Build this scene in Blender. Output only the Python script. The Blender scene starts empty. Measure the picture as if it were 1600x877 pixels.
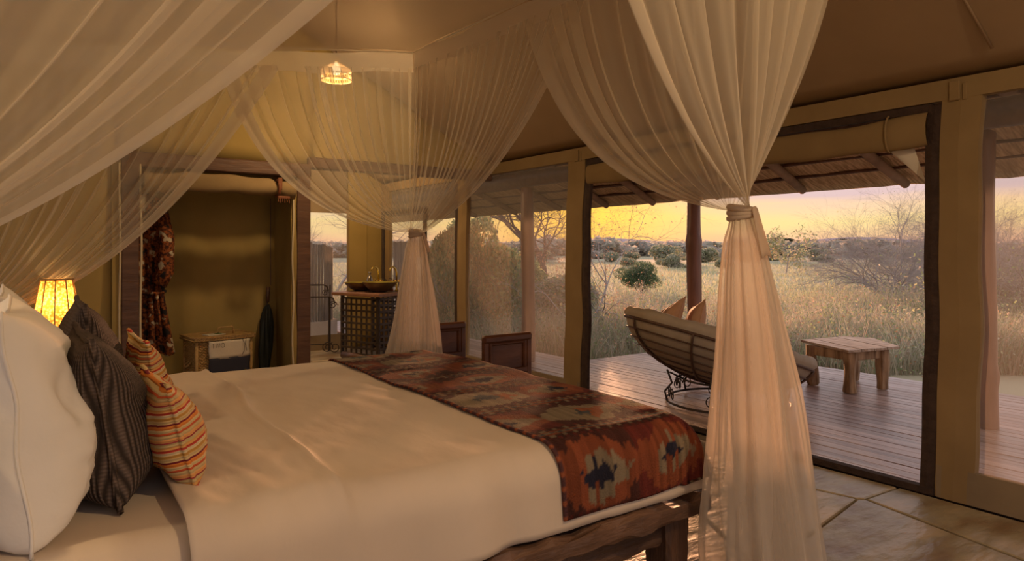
import bpy, math, random
import numpy as np
from mathutils import Vector, Matrix, noise
random.seed(7); rng = np.random.default_rng(7)
PI = math.pi
SC = bpy.context.scene
COL = SC.collection
H = 1.28
# ---------------------------------------------------------------- camera
cam_d = bpy.data.cameras.new('camera'); cam = bpy.data.objects.new('camera', cam_d); COL.objects.link(cam)
cam.location = (0, 0, H); cam.rotation_euler = (math.radians(90), 0, math.radians(-35.3))
cam_d.sensor_width = 36; cam_d.lens = 1060/1600*36; cam_d.shift_y = -48.5/1600
cam_d.clip_start = 0.05; cam_d.clip_end = 6000
SC.camera = cam
# ---------------------------------------------------------------- view, sky, sun
vs = SC.view_settings
SC.display_settings.display_device = 'sRGB'
vs.view_transform = 'Standard'; vs.look = 'None'; vs.gamma = 1; vs.use_curve_mapping = False; vs.exposure = 0.25
cy = SC.cycles
cy.max_bounces = 7; cy.diffuse_bounces = 4; cy.glossy_bounces = 3; cy.transmission_bounces = 4; cy.transparent_max_bounces = 28
cy.sample_clamp_indirect = 4; cy.use_denoising = True; cy.caustics_reflective = False; cy.caustics_refractive = False
SUN_AZ = math.radians(35.3 + 5.9)      # clockwise from +Y
SUN_EL = math.radians(4.3)
sdir = Vector((math.sin(SUN_AZ)*math.cos(SUN_EL), math.cos(SUN_AZ)*math.cos(SUN_EL), math.sin(SUN_EL)))
SUN_E = 6.0
SKY_E = 1.0

def make_world():
    w = bpy.data.worlds.new('dusk_sky'); SC.world = w; w.use_nodes = True
    nt = w.node_tree; N = nt.nodes; L = nt.links; N.clear()
    tc = N.new('ShaderNodeTexCoord')
    nrm = N.new('ShaderNodeVectorMath'); nrm.operation = 'NORMALIZE'; L.new(tc.outputs['Generated'], nrm.inputs[0])
    sep = N.new('ShaderNodeSeparateXYZ'); L.new(nrm.outputs[0], sep.inputs[0])
    # streaky clouds: noise stretched along the horizon shifts the elevation a little
    mp = N.new('ShaderNodeMapping'); mp.inputs['Scale'].default_value = (3, 3, 34); L.new(nrm.outputs[0], mp.inputs[0])
    nz = N.new('ShaderNodeTexNoise'); nz.inputs['Scale'].default_value = 1.3; nz.inputs['Detail'].default_value = 5; L.new(mp.outputs[0], nz.inputs['Vector'])
    ma = N.new('ShaderNodeMath'); ma.operation = 'MULTIPLY_ADD'; ma.inputs[1].default_value = 0.045; L.new(nz.outputs['Fac'], ma.inputs[0])
    sub = N.new('ShaderNodeMath'); sub.operation = 'SUBTRACT'; sub.inputs[1].default_value = 0.0225; L.new(sep.outputs['Z'], sub.inputs[0]); L.new(sub.outputs[0], ma.inputs[2])
    def ramp(stops):
        r = N.new('ShaderNodeValToRGB'); e = r.color_ramp.elements
        while len(e) > 1: e.remove(e[-1])
        e[0].position = stops[0][0]; e[0].color = (*stops[0][1], 1)
        for p, c in stops[1:]:
            x = e.new(p); x.color = (*c, 1)
        L.new(ma.outputs[0], r.inputs[0]); return r
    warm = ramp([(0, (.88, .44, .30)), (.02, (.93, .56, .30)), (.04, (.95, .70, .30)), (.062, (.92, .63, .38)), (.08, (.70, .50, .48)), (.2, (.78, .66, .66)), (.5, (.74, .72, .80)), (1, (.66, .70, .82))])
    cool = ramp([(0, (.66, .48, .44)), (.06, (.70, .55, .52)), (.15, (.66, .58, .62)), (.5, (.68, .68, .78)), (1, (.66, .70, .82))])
    sd = N.new('ShaderNodeVectorMath'); sd.operation = 'DOT_PRODUCT'; L.new(nrm.outputs[0], sd.inputs[0]); sd.inputs[1].default_value = sdir
    mr = N.new('ShaderNodeMapRange'); mr.interpolation_type = 'SMOOTHSTEP'; mr.inputs['From Min'].default_value = -0.3; mr.inputs['From Max'].default_value = 0.75; L.new(sd.outputs['Value'], mr.inputs['Value'])
    mx = N.new('ShaderNodeMix'); mx.data_type = 'RGBA'; L.new(mr.outputs[0], mx.inputs[0]); L.new(cool.outputs[0], mx.inputs[6]); L.new(warm.outputs[0], mx.inputs[7])
    # glow round the sun
    pw = N.new('ShaderNodeMath'); pw.operation = 'MAXIMUM'; pw.inputs[1].default_value = 0; L.new(sd.outputs['Value'], pw.inputs[0])
    p2 = N.new('ShaderNodeMath'); p2.operation = 'POWER'; p2.inputs[1].default_value = 90; L.new(pw.outputs[0], p2.inputs[0])
    gl = N.new('ShaderNodeMix'); gl.data_type = 'RGBA'; gl.blend_type = 'MIX'; L.new(p2.outputs[0], gl.inputs[0]); L.new(mx.outputs[2], gl.inputs[6]); gl.inputs[7].default_value = (1.35, .70, .09, 1)
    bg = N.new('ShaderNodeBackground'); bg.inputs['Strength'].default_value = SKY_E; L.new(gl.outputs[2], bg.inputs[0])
    out = N.new('ShaderNodeOutputWorld'); L.new(bg.outputs[0], out.inputs[0])
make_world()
sl = bpy.data.lights.new('low_sun', 'SUN'); sl.energy = SUN_E; sl.color = (1, .47, .23); sl.angle = math.radians(1.5)
so = bpy.data.objects.new('low_sun', sl); COL.objects.link(so); so.rotation_euler = sdir.to_track_quat('Z', 'Y').to_euler(); so.location = (20, 24, 8)

# lamps of the room, plus two unseen pendants added for fill: (x, y, z, watts, radius); fixtures are built further down
LAMPS = dict(pendant=(1.86, 4.9, 2.645, 38), fill_pendant_behind=(1.6, -0.6, 2.95, 100), fill_pendant_left=(-1.2, 1.6, 2.75, 60), bedside=(0.10, 3.98, .98, 5.5), bath=(2.75, 7.3, 2.25, 36))
def lamp_light(name, x, y, z, w, rad=.09, col=(1, .70, .38)):
    l = bpy.data.lights.new(name, 'POINT'); l.energy = w; l.color = col; l.shadow_soft_size = rad
    o = bpy.data.objects.new(name, l); COL.objects.link(o); o.location = (x, y, z); return o

# ---------------------------------------------------------------- helpers
def link(o, parent=None):
    COL.objects.link(o)
    if parent: o.parent = parent
    return o
def empty(name, loc=(0, 0, 0), rz=0, **k):
    o = bpy.data.objects.new(name, None); o.empty_display_size = .1; COL.objects.link(o)
    o.location = loc; o.rotation_euler = (0, 0, rz); return tag(o, **k)
def tag(o, label=None, cat=None, group=None, kind=None):
    if label: o['label'] = label
    if cat: o['category'] = cat
    if group: o['group'] = group
    if kind: o['kind'] = kind
    return o
def copy_tree(o, parent=None):
    c = o.copy(); COL.objects.link(c); c.parent = parent
    for ch in list(o.children): copy_tree(ch, c)
    return c

class MB:
    def __init__(s): s.v = []; s.f = []
    def add(s, v, f):
        n = len(s.v); s.v += [tuple(p) for p in v]; s.f += [tuple(i+n for i in q) for q in f]; return s
    def box(s, c, d, rz=0, R=None, bev=0):
        hx, hy, hz = d[0]/2, d[1]/2, d[2]/2
        M = R if R is not None else Matrix.Rotation(rz, 3, 'Z')
        c = Vector(c)
        if bev <= 0:
            v = [M @ Vector((x*hx, y*hy, z*hz)) + c for x in (-1, 1) for y in (-1, 1) for z in (-1, 1)]
            return s.add(v, [(0, 1, 3, 2), (4, 6, 7, 5), (0, 4, 5, 1), (2, 3, 7, 6), (0, 2, 6, 4), (1, 5, 7, 3)])
        b = min(bev, hx*.9, hy*.9, hz*.9); v = []
        for sx in (-1, 1):
            for sy in (-1, 1):
                for sz in (-1, 1):
                    v += [M @ Vector(q) + c for q in ((sx*hx, sy*(hy-b), sz*(hz-b)), (sx*(hx-b), sy*hy, sz*(hz-b)), (sx*(hx-b), sy*(hy-b), sz*hz))]
        I = lambda x, y, z, k: ((x*2+y)*2+z)*3+k
        f = [(I(0,0,0,0), I(0,0,1,0), I(0,1,1,0), I(0,1,0,0)), (I(1,0,0,0), I(1,1,0,0), I(1,1,1,0), I(1,0,1,0)),
             (I(0,0,0,1), I(1,0,0,1), I(1,0,1,1), I(0,0,1,1)), (I(0,1,0,1), I(0,1,1,1), I(1,1,1,1), I(1,1,0,1)),
             (I(0,0,0,2), I(0,1,0,2), I(1,1,0,2), I(1,0,0,2)), (I(0,0,1,2), I(1,0,1,2), I(1,1,1,2), I(0,1,1,2))]
        for a in (0, 1):
            for b2 in (0, 1):
                f += [(I(a,b2,0,0), I(a,b2,1,0), I(a,b2,1,1), I(a,b2,0,1)), (I(a,0,b2,0), I(a,1,b2,0), I(a,1,b2,2), I(a,0,b2,2)), (I(0,a,b2,1), I(1,a,b2,1), I(1,a,b2,2), I(0,a,b2,2))]
                for c3 in (0, 1): f.append((I(a,b2,c3,0), I(a,b2,c3,1), I(a,b2,c3,2)))
        return s.add(v, f)
    def tube(s, pts, r, n=8, cap=True, closed=False):
        pts = [Vector(p) for p in pts]; m = len(pts)
        rr = r if hasattr(r, '__len__') else [r]*m
        v = []; up = None
        for i, p in enumerate(pts):
            if closed: t = pts[(i+1) % m] - pts[i-1]
            else: t = pts[min(i+1, m-1)] - pts[max(i-1, 0)]
            if t.length < 1e-9: t = Vector((0, 0, 1))
            t.normalize()
            if up is None: up = Vector((0, 0, 1)) if abs(t.z) < .9 else Vector((1, 0, 0))
            a = up - t*up.dot(t)
            if a.length < 1e-5: a = t.orthogonal()
            a.normalize(); up = a; b = t.cross(a)
            v += [p + (a*math.cos(2*PI*k/n) + b*math.sin(2*PI*k/n))*rr[i] for k in range(n)]
        f = []
        for i in range(m if closed else m-1):
            j = (i+1) % m
            f += [(i*n+k, i*n+(k+1) % n, j*n+(k+1) % n, j*n+k) for k in range(n)]
        if cap and not closed: f += [tuple(range(n))[::-1], tuple((m-1)*n+k for k in range(n))]
        return s.add(v, f)
    def lathe(s, prof, c=(0, 0, 0), n=24, sx=1, sy=1):
        v = []; f = []
        for r, z in prof: v += [(c[0]+r*sx*math.cos(2*PI*k/n), c[1]+r*sy*math.sin(2*PI*k/n), c[2]+z) for k in range(n)]
        for i in range(len(prof)-1): f += [(i*n+k, i*n+(k+1) % n, (i+1)*n+(k+1) % n, (i+1)*n+k) for k in range(n)]
        return s.add(v, f)
    def grid(s, fn, nu, nv):
        v = [fn(i/(nu-1), j/(nv-1)) for i in range(nu) for j in range(nv)]
        f = [(i*nv+j, (i+1)*nv+j, (i+1)*nv+j+1, i*nv+j+1) for i in range(nu-1) for j in range(nv-1)]
        return s.add(v, f)
    def prism(s, poly, z0, z1, bev=0):
        n = len(poly)
        if bev:
            cx = sum(p[0] for p in poly)/n; cy_ = sum(p[1] for p in poly)/n
            def ins(p):
                d = Vector((cx-p[0], cy_-p[1])); L = d.length
                d = d/L*min(bev, L*.4) if L > 0 else d
                return (p[0]+d.x, p[1]+d.y)
            v = [(p[0], p[1], z0) for p in poly] + [(p[0], p[1], z1-bev*.6) for p in poly] + [(*ins(p), z1) for p in poly]
            f = [tuple(range(n))[::-1], tuple(range(2*n, 3*n))]
            f += [(k, (k+1) % n, n+(k+1) % n, n+k) for k in range(n)] + [(n+k, n+(k+1) % n, 2*n+(k+1) % n, 2*n+k) for k in range(n)]
        else:
            v = [(p[0], p[1], z0) for p in poly] + [(p[0], p[1], z1) for p in poly]
            f = [tuple(range(n))[::-1], tuple(range(n, 2*n))] + [(k, (k+1) % n, n+(k+1) % n, n+k) for k in range(n)]
        return s.add(v, f)
    def build(s, name, m, parent=None, smooth=False, loc=None, **k):
        me = bpy.data.meshes.new(name); me.from_pydata(s.v, [], s.f); me.update()
        if smooth: me.polygons.foreach_set('use_smooth', [True]*len(me.polygons))
        if m: me.materials.append(m)
        o = bpy.data.objects.new(name, me); link(o, parent)
        if loc: o.location = loc
        return tag(o, **k)

def np_mesh(name, V, F, m, parent=None, col=None, smooth=False, **k):
    """V (n,3), F (m,4 or 3) arrays, optional per-vertex colour"""
    V = np.asarray(V, np.float32); F = np.asarray(F, np.int32); c = F.shape[1]
    me = bpy.data.meshes.new(name)
    me.vertices.add(len(V)); me.vertices.foreach_set('co', V.ravel())
    me.loops.add(F.size); me.loops.foreach_set('vertex_index', F.ravel())
    me.polygons.add(len(F)); me.polygons.foreach_set('loop_start', np.arange(0, F.size, c, dtype=np.int32))
    if col is not None:
        a = me.color_attributes.new('Col', 'FLOAT_COLOR', 'POINT')
        cc = np.ones((len(V), 4), np.float32); cc[:, :3] = col; a.data.foreach_set('color', cc.ravel())
    me.update(calc_edges=True)
    if smooth: me.polygons.foreach_set('use_smooth', np.ones(len(F), bool))
    me.materials.append(m)
    o = bpy.data.objects.new(name, me); link(o, parent); return tag(o, **k)

def quads_from(P, A, B):
    """centres P, half-axes A,B -> verts, faces"""
    V = np.stack([P-A-B, P+A-B, P+A+B, P-A+B], 1).reshape(-1, 3)
    F = np.arange(len(V)).reshape(-1, 4); return V, F
def segs_mesh(S, n=3):
    """S: array (m,8) p0 p1 r0 r1"""
    S = np.asarray(S, np.float32); p0 = S[:, :3]; p1 = S[:, 3:6]; d = p1-p0
    L = np.linalg.norm(d, axis=1, keepdims=True)+1e-9; d = d/L
    ref = np.where(np.abs(d[:, 2:3]) > .9, np.array([[1., 0, 0]]), np.array([[0, 0, 1.]]))
    a = np.cross(d, ref); a /= np.linalg.norm(a, axis=1, keepdims=True)+1e-9; b = np.cross(d, a)
    V = np.zeros((len(S), 2, n, 3), np.float32)
    for k in range(n):
        u = a*math.cos(2*PI*k/n) + b*math.sin(2*PI*k/n)
        V[:, 0, k] = p0 + u*S[:, 6:7]; V[:, 1, k] = p1 + u*S[:, 7:8]
    base = (np.arange(len(S))*2*n)[:, None, None]
    ring = np.array([[k, (k+1) % n, n+(k+1) % n, n+k] for k in range(n)])
    F = (base + ring[None]).reshape(-1, 4); return V.reshape(-1, 3), F

# ---------------------------------------------------------------- materials
def mat(name, c1, c2=None, scale=6, stretch=(1, 1, 1), rough=.7, bump=0, bscale=None, spec=.3, rand=0, contrast=(.3, .7), trans=0, metal=0, detail=6, coat=0, c3=None):
    m = bpy.data.materials.new(name); m.use_nodes = True; nt = m.node_tree; N = nt.nodes; L = nt.links
    b = N['Principled BSDF']; b.inputs['Roughness'].default_value = rough; b.inputs['Specular IOR Level'].default_value = spec; b.inputs['Metallic'].default_value = metal
    if coat: b.inputs['Coat Weight'].default_value = coat; b.inputs['Coat Roughness'].default_value = .2
    tc = N.new('ShaderNodeTexCoord'); mp = N.new('ShaderNodeMapping'); mp.inputs['Scale'].default_value = stretch
    oi = N.new('ShaderNodeObjectInfo')
    L.new(tc.outputs['Object'], mp.inputs['Vector'])
    mul = N.new('ShaderNodeMath'); mul.operation = 'MULTIPLY'; mul.inputs[1].default_value = 37 if rand else 0; L.new(oi.outputs['Random'], mul.inputs[0])
    cb = N.new('ShaderNodeCombineXYZ'); [L.new(mul.outputs[0], cb.inputs[i]) for i in range(3)]
    L.new(cb.outputs[0], mp.inputs['Location'])
    out = None
    if c2:
        nz = N.new('ShaderNodeTexNoise'); nz.inputs['Scale'].default_value = scale; nz.inputs['Detail'].default_value = detail; L.new(mp.outputs[0], nz.inputs['Vector'])
        r = N.new('ShaderNodeValToRGB'); e = r.color_ramp.elements; e[0].position, e[1].position = contrast; e[0].color = (*c1, 1); e[1].color = (*c2, 1)
        if c3: x = e.new((contrast[0]+contrast[1])/2); x.color = (*c3, 1)
        L.new(nz.outputs['Fac'], r.inputs[0]); out = r.outputs[0]
    else:
        rgb = N.new('ShaderNodeRGB'); rgb.outputs[0].default_value = (*c1, 1); out = rgb.outputs[0]
    if rand:
        hs = N.new('ShaderNodeHueSaturation'); mr = N.new('ShaderNodeMapRange'); mr.inputs['To Min'].default_value = 1-rand; mr.inputs['To Max'].default_value = 1+rand
        L.new(oi.outputs['Random'], mr.inputs['Value']); L.new(mr.outputs[0], hs.inputs['Value']); L.new(out, hs.inputs['Color']); out = hs.outputs[0]
    L.new(out, b.inputs['Base Color'])
    if bump:
        nb = N.new('ShaderNodeTexNoise'); nb.inputs['Scale'].default_value = bscale or scale*2; nb.inputs['Detail'].default_value = 5; L.new(mp.outputs[0], nb.inputs['Vector'])
        bp = N.new('ShaderNodeBump'); bp.inputs['Strength'].default_value = bump; bp.inputs['Distance'].default_value = .02; L.new(nb.outputs['Fac'], bp.inputs['Height']); L.new(bp.outputs[0], b.inputs['Normal'])
    if trans:
        t = N.new('ShaderNodeBsdfTranslucent'); L.new(out, t.inputs['Color']); mx = N.new('ShaderNodeMixShader'); mx.inputs[0].default_value = trans
        L.new(b.outputs[0], mx.inputs[1]); L.new(t.outputs[0], mx.inputs[2]); L.new(mx.outputs[0], N['Material Output'].inputs[0])
    return m
def col_mat(name, rough=.8, trans=0, bump=0):
    m = bpy.data.materials.new(name); m.use_nodes = True; nt = m.node_tree; N = nt.nodes; L = nt.links
    b = N['Principled BSDF']; b.inputs['Roughness'].default_value = rough; b.inputs['Specular IOR Level'].default_value = .15
    a = N.new('ShaderNodeAttribute'); a.attribute_name = 'Col'; L.new(a.outputs['Color'], b.inputs['Base Color'])
    if bump:
        tc = N.new('ShaderNodeTexCoord'); nb = N.new('ShaderNodeTexNoise'); nb.inputs['Scale'].default_value = 160; L.new(tc.outputs['Object'], nb.inputs['Vector'])
        bp = N.new('ShaderNodeBump'); bp.inputs['Strength'].default_value = bump; bp.inputs['Distance'].default_value = .01; L.new(nb.outputs['Fac'], bp.inputs['Height']); L.new(bp.outputs[0], b.inputs['Normal'])
    if trans:
        t = N.new('ShaderNodeBsdfTranslucent'); L.new(a.outputs['Color'], t.inputs['Color']); mx = N.new('ShaderNodeMixShader'); mx.inputs[0].default_value = trans
        L.new(b.outputs[0], mx.inputs[1]); L.new(t.outputs[0], mx.inputs[2]); L.new(mx.outputs[0], N['Material Output'].inputs[0])
    return m
def net_mat(name, cover, edge, col=(.80, .70, .55), weave=0):
    """woven net: cover = share of light the threads stop seen square on, edge = seen along the cloth"""
    m = bpy.data.materials.new(name); m.use_nodes = True; nt = m.node_tree; N = nt.nodes; L = nt.links; N.clear()
    d = N.new('ShaderNodeBsdfDiffuse'); t = N.new('ShaderNodeBsdfTranslucent'); tr = N.new('ShaderNodeBsdfTransparent')
    d.inputs['Color'].default_value = (*col, 1); t.inputs['Color'].default_value = (*col, 1)
    mx = N.new('ShaderNodeMixShader'); mx.inputs[0].default_value = .5; L.new(d.outputs[0], mx.inputs[1]); L.new(t.outputs[0], mx.inputs[2])
    lw = N.new('ShaderNodeLayerWeight'); lw.inputs['Blend'].default_value = .5
    mr = N.new('ShaderNodeMapRange'); mr.inputs['To Min'].default_value = cover; mr.inputs['To Max'].default_value = edge; mr.clamp = True; L.new(lw.outputs['Facing'], mr.inputs['Value'])
    m2 = N.new('ShaderNodeMixShader'); L.new(mr.outputs[0], m2.inputs[0]); L.new(tr.outputs[0], m2.inputs[1]); L.new(mx.outputs[0], m2.inputs[2])
    o = N.new('ShaderNodeOutputMaterial'); L.new(m2.outputs[0], o.inputs[0]); return m
def emit_mat(name, col, s):
    m = bpy.data.materials.new(name); m.use_nodes = True; N = m.node_tree.nodes; N.clear()
    e = N.new('ShaderNodeEmission'); e.inputs[0].default_value = (*col, 1); e.inputs[1].default_value = s
    o = N.new('ShaderNodeOutputMaterial'); m.node_tree.links.new(e.outputs[0], o.inputs[0]); return m

M = {}
M['ceiling'] = mat('brown_canvas', (.40, .285, .175), (.44, .315, .195), 3, rough=.9, bump=.15, bscale=5, spec=.1, trans=.08)
M['canvas'] = mat('olive_canvas', (.34, .235, .075), (.40, .28, .095), 2.5, rough=.9, bump=.25, bscale=4, spec=.1, trans=.06)
M['canvas_l'] = mat('tan_canvas', (.27, .18, .085), (.31, .21, .10), 5, rough=.9, bump=.2, bscale=8, spec=.1, trans=.12)
M['skirt'] = mat('brown_canvas_skirt', (.22, .16, .10), (.27, .20, .12), 5, rough=.9, bump=.2, spec=.1)
M['piping'] = mat('cream_piping', (.62, .50, .30), rough=.8)
M['zip'] = mat('dark_hook_tape', (.035, .02, .015), (.06, .035, .025), 20, rough=.85, bump=.4)
M['stone'] = mat('green_flagstone', (.22, .14, .075), (.46, .35, .225), 2.6, rough=.38, bump=1.0, bscale=4, spec=.5, rand=.15, c3=(.33, .27, .17), contrast=(.33, .66), stretch=(1, 2.2, 1), detail=9)
M['mortar'] = mat('grey_mortar', (.12, .09, .055), (.19, .14, .09), 14, rough=.8, bump=.5)
M['deck'] = mat('weathered_deck_board', (.30, .19, .15), (.52, .38, .33), 7, stretch=(2.2, .22, 1), rough=.30, bump=.25, bscale=22, spec=.55, rand=.22, contrast=(.35, .65))
M['deck_under'] = mat('dark_deck_joist', (.05, .035, .03))  # even dark brown for the joists below the boards
M['log'] = mat('varnished_log', (.16, .065, .035), (.28, .12, .07), 5, stretch=(3, 3, .5), rough=.38, bump=.3, bscale=7, spec=.5)
M['pole'] = mat('debarked_rafter_pole', (.20, .12, .07), (.34, .22, .14), 6, rough=.7, bump=.3)
M['thatch'] = mat('thatch', (.36, .24, .12), (.70, .50, .29), 30, stretch=(.12, 1.6, .5), rough=.9, bump=.8, bscale=50, contrast=(.35, .65))
M['darkwood'] = mat('dark_stained_wood', (.075, .035, .02), (.15, .075, .04), 6, stretch=(.5, 3, 3), rough=.45, bump=.25, spec=.4)
M['oldwood'] = mat('worn_bed_timber', (.045, .022, .013), (.15, .078, .045), 5, stretch=(.45, 4, 3), rough=.55, bump=.8, bscale=9, spec=.35, contrast=(.35, .66))
M['legwood'] = mat('worn_bed_leg', (.035, .016, .010), (.12, .058, .032), 6, stretch=(4, 4, .5), rough=.5, bump=.7, bscale=9, spec=.4)
M['chairwood'] = mat('polished_chair_wood', (.075, .025, .010), (.16, .060, .025), 5, stretch=(.7, 3, 3), rough=.35, bump=.1, spec=.35, coat=.05)
M['tablewood'] = mat('grey_weathered_timber', (.22, .15, .10), (.50, .40, .31), 6, stretch=(3, .5, 3), rough=.6, bump=.7, bscale=12, rand=.18, contrast=(.32, .66), c3=(.38, .27, .18))
M['tableleg'] = mat('brown_driftwood', (.15, .085, .04), (.42, .28, .16), 6, stretch=(4, 4, .6), rough=.7, bump=.8, bscale=10, contrast=(.32, .66))
M['sheet'] = mat('cream_cotton', (.56, .455, .345), (.60, .485, .37), 4, rough=.75, bump=.28, bscale=4, spec=.15, stretch=(1.6, .8, 1))
M['white'] = mat('white_cotton', (.76, .70, .61), (.79, .73, .64), 4, rough=.75, bump=.3, bscale=7, spec=.2)
M['tan_cloth'] = mat('khaki_cushion_cloth', (.37, .295, .21), (.42, .34, .25), 12, rough=.85, bump=.25, bscale=14, trans=.05)
M['brown_cloth'] = mat('tan_brown_cloth', (.45, .26, .15), (.50, .30, .18), 12, rough=.8, bump=.1)
M['iron'] = mat('dark_iron', (.045, .035, .03), (.07, .05, .04), 20, rough=.5, metal=.5, spec=.4)
M['rust_iron'] = mat('brown_iron', (.10, .055, .035), rough=.5, metal=.3)
M['wicker'] = mat('honey_wicker', (.34, .19, .06), (.50, .31, .11), 40, rough=.55, bump=.3, spec=.4)
M['lattice'] = mat('black_brown_lattice', (.045, .035, .03), (.075, .055, .045), 12, rough=.5)
M['vanity'] = mat('reddish_counter_wood', (.20, .095, .06), (.27, .14, .09), 8, stretch=(3, 1, 1), rough=.35, spec=.5)
M['basin_in'] = mat('olive_brass_basin', (.30, .26, .06), (.45, .38, .09), 6, rough=.3, metal=.6)
M['basin'] = mat('dark_copper_basin', (.12, .08, .04), (.19, .13, .06), 8, rough=.35, metal=.5)
M['brass'] = mat('brass', (.75, .55, .15), rough=.22, metal=1)
M['steel'] = mat('brushed_steel_bottle', (.25, .22, .18), rough=.25, metal=.9)
M['amber'] = mat('amber_glass', (.35, .13, .02), rough=.1, spec=.6)
M['reed'] = mat('grey_reed_poles', (.17, .13, .11), (.30, .24, .21), 8, stretch=(6, 6, .6), rough=.8, bump=.4, rand=.25)
M['plaster'] = mat('pale_plaster', (.55, .47, .40), (.62, .54, .46), 4, rough=.8, bump=.2)
M['bag_cream'] = mat('cream_bag_cloth', (.66, .56, .40), rough=.85, bump=.1, bscale=60)
M['bag_navy'] = mat('charcoal_navy_bag_cloth', (.035, .033, .045), rough=.8, bump=.1, bscale=60)
M['ink'] = mat('dark_ink', (.05, .035, .03))
M['umbrella'] = mat('dark_green_umbrella_cloth', (.012, .013, .010), (.022, .024, .017), 8, rough=.6)
M['strap'] = mat('rust_leather_strap', (.20, .07, .03), rough=.6)
M['paper'] = mat('pale_booklet', (.60, .55, .42))
M['leaf_flat'] = mat('green_print', (.06, .14, .03))
M['net'] = net_mat('fine_white_net', .27, .66)
M['net_big'] = net_mat('fine_white_net_near', .38, .74)
M['net_thin'] = net_mat('thin_net_roof', .38, .75)
M['net_hem'] = net_mat('net_hem_band', .56, .85, (.80, .70, .56))
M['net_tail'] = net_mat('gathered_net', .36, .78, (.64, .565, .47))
M['tie'] = net_mat('net_tie', .93, .98, (.72, .58, .44))
M['screen'] = net_mat('insect_screen', .24, .45, (.56, .50, .43))
M['veg'] = col_mat('foliage', .8, .48)
M['straw'] = col_mat('straw', .8, .1)
M['bark'] = mat('thorn_bark', (.36, .31, .28), (.46, .40, .36), 10, rough=.9)
M['bark_d'] = mat('dark_bark', (.18, .11, .09), (.26, .17, .13), 10, rough=.9)
M['kilim'] = col_mat('woven_kilim', .9, 0, .6)
M['soil'] = mat('savanna_ground', (.40, .34, .215), (.42, .39, .235), .06, rough=.95, bump=.3, bscale=2, c3=(.44, .37, .24), spec=.05)
M['hill'] = mat('distant_hill', (.46, .33, .34), (.52, .38, .38), .01, rough=1, spec=0)  # pale pinkish tone: distance haze put into the hill colour
M['bulb'] = emit_mat('lit_bulb', (1, .72, .35), 3)
M['shade_cane'] = mat('lit_cane', (.16, .085, .022), rough=.7)

def shade_mat():
    m = bpy.data.materials.new('beaded_lamp_shade'); m.use_nodes = True; N = m.node_tree.nodes; L = m.node_tree.links; N.clear()
    tc = N.new('ShaderNodeTexCoord'); v = N.new('ShaderNodeTexVoronoi'); v.inputs['Scale'].default_value = 90; L.new(tc.outputs['Object'], v.inputs['Vector'])
    r = N.new('ShaderNodeValToRGB'); r.color_ramp.elements[0].color = (.85, .52, .16, 1); r.color_ramp.elements[1].color = (.28, .11, .02, 1); r.color_ramp.elements[0].position = .15; r.color_ramp.elements[1].position = .6
    L.new(v.outputs['Distance'], r.inputs[0])
    d = N.new('ShaderNodeBsdfDiffuse'); t = N.new('ShaderNodeBsdfTranslucent'); L.new(r.outputs[0], d.inputs[0]); L.new(r.outputs[0], t.inputs[0])
    mx = N.new('ShaderNodeMixShader'); mx.inputs[0].default_value = .7; L.new(d.outputs[0], mx.inputs[1]); L.new(t.outputs[0], mx.inputs[2])
    o = N.new('ShaderNodeOutputMaterial'); L.new(mx.outputs[0], o.inputs[0]); return m
M['shade'] = shade_mat()
def stripe_mat():
    m = bpy.data.materials.new('striped_weave'); m.use_nodes = True; N = m.node_tree.nodes; L = m.node_tree.links; b = N['Principled BSDF']; b.inputs['Roughness'].default_value = .85; b.inputs['Specular IOR Level'].default_value = .15
    tc = N.new('ShaderNodeTexCoord'); s = N.new('ShaderNodeSeparateXYZ'); L.new(tc.outputs['Object'], s.inputs[0])
    ml = N.new('ShaderNodeMath'); ml.operation = 'MULTIPLY'; ml.inputs[1].default_value = 10.5; L.new(s.outputs['Z'], ml.inputs[0])
    fr = N.new('ShaderNodeMath'); fr.operation = 'FRACT'; L.new(ml.outputs[0], fr.inputs[0])
    r = N.new('ShaderNodeValToRGB'); r.color_ramp.interpolation = 'CONSTANT'; e = r.color_ramp.elements
    pal = [(0, (.52, .36, .16)), (.10, (.50, .09, .03)), (.16, (.58, .42, .20)), (.24, (.62, .20, .04)), (.33, (.20, .025, .03)), (.38, (.55, .38, .17)), (.48, (.48, .25, .06)), (.56, (.60, .46, .26)), (.64, (.45, .05, .03)), (.70, (.60, .30, .09)), (.78, (.50, .36, .16)), (.87, (.28, .04, .04)), (.91, (.64, .30, .10))]
    e[0].color = (*pal[0][1], 1)
    e.remove(e[1])
    for p, c in pal[1:]: x = e.new(p); x.color = (*c, 1)
    L.new(fr.outputs[0], r.inputs[0]); L.new(r.outputs[0], b.inputs['Base Color'])
    w = N.new('ShaderNodeTexWave'); w.bands_direction = 'Z'; w.inputs['Scale'].default_value = 40; L.new(tc.outputs['Object'], w.inputs['Vector'])
    bp = N.new('ShaderNodeBump'); bp.inputs['Strength'].default_value = .4; bp.inputs['Distance'].default_value = .004; L.new(w.outputs['Fac'], bp.inputs['Height']); L.new(bp.outputs[0], b.inputs['Normal']); return m
M['stripe'] = stripe_mat()
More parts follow.
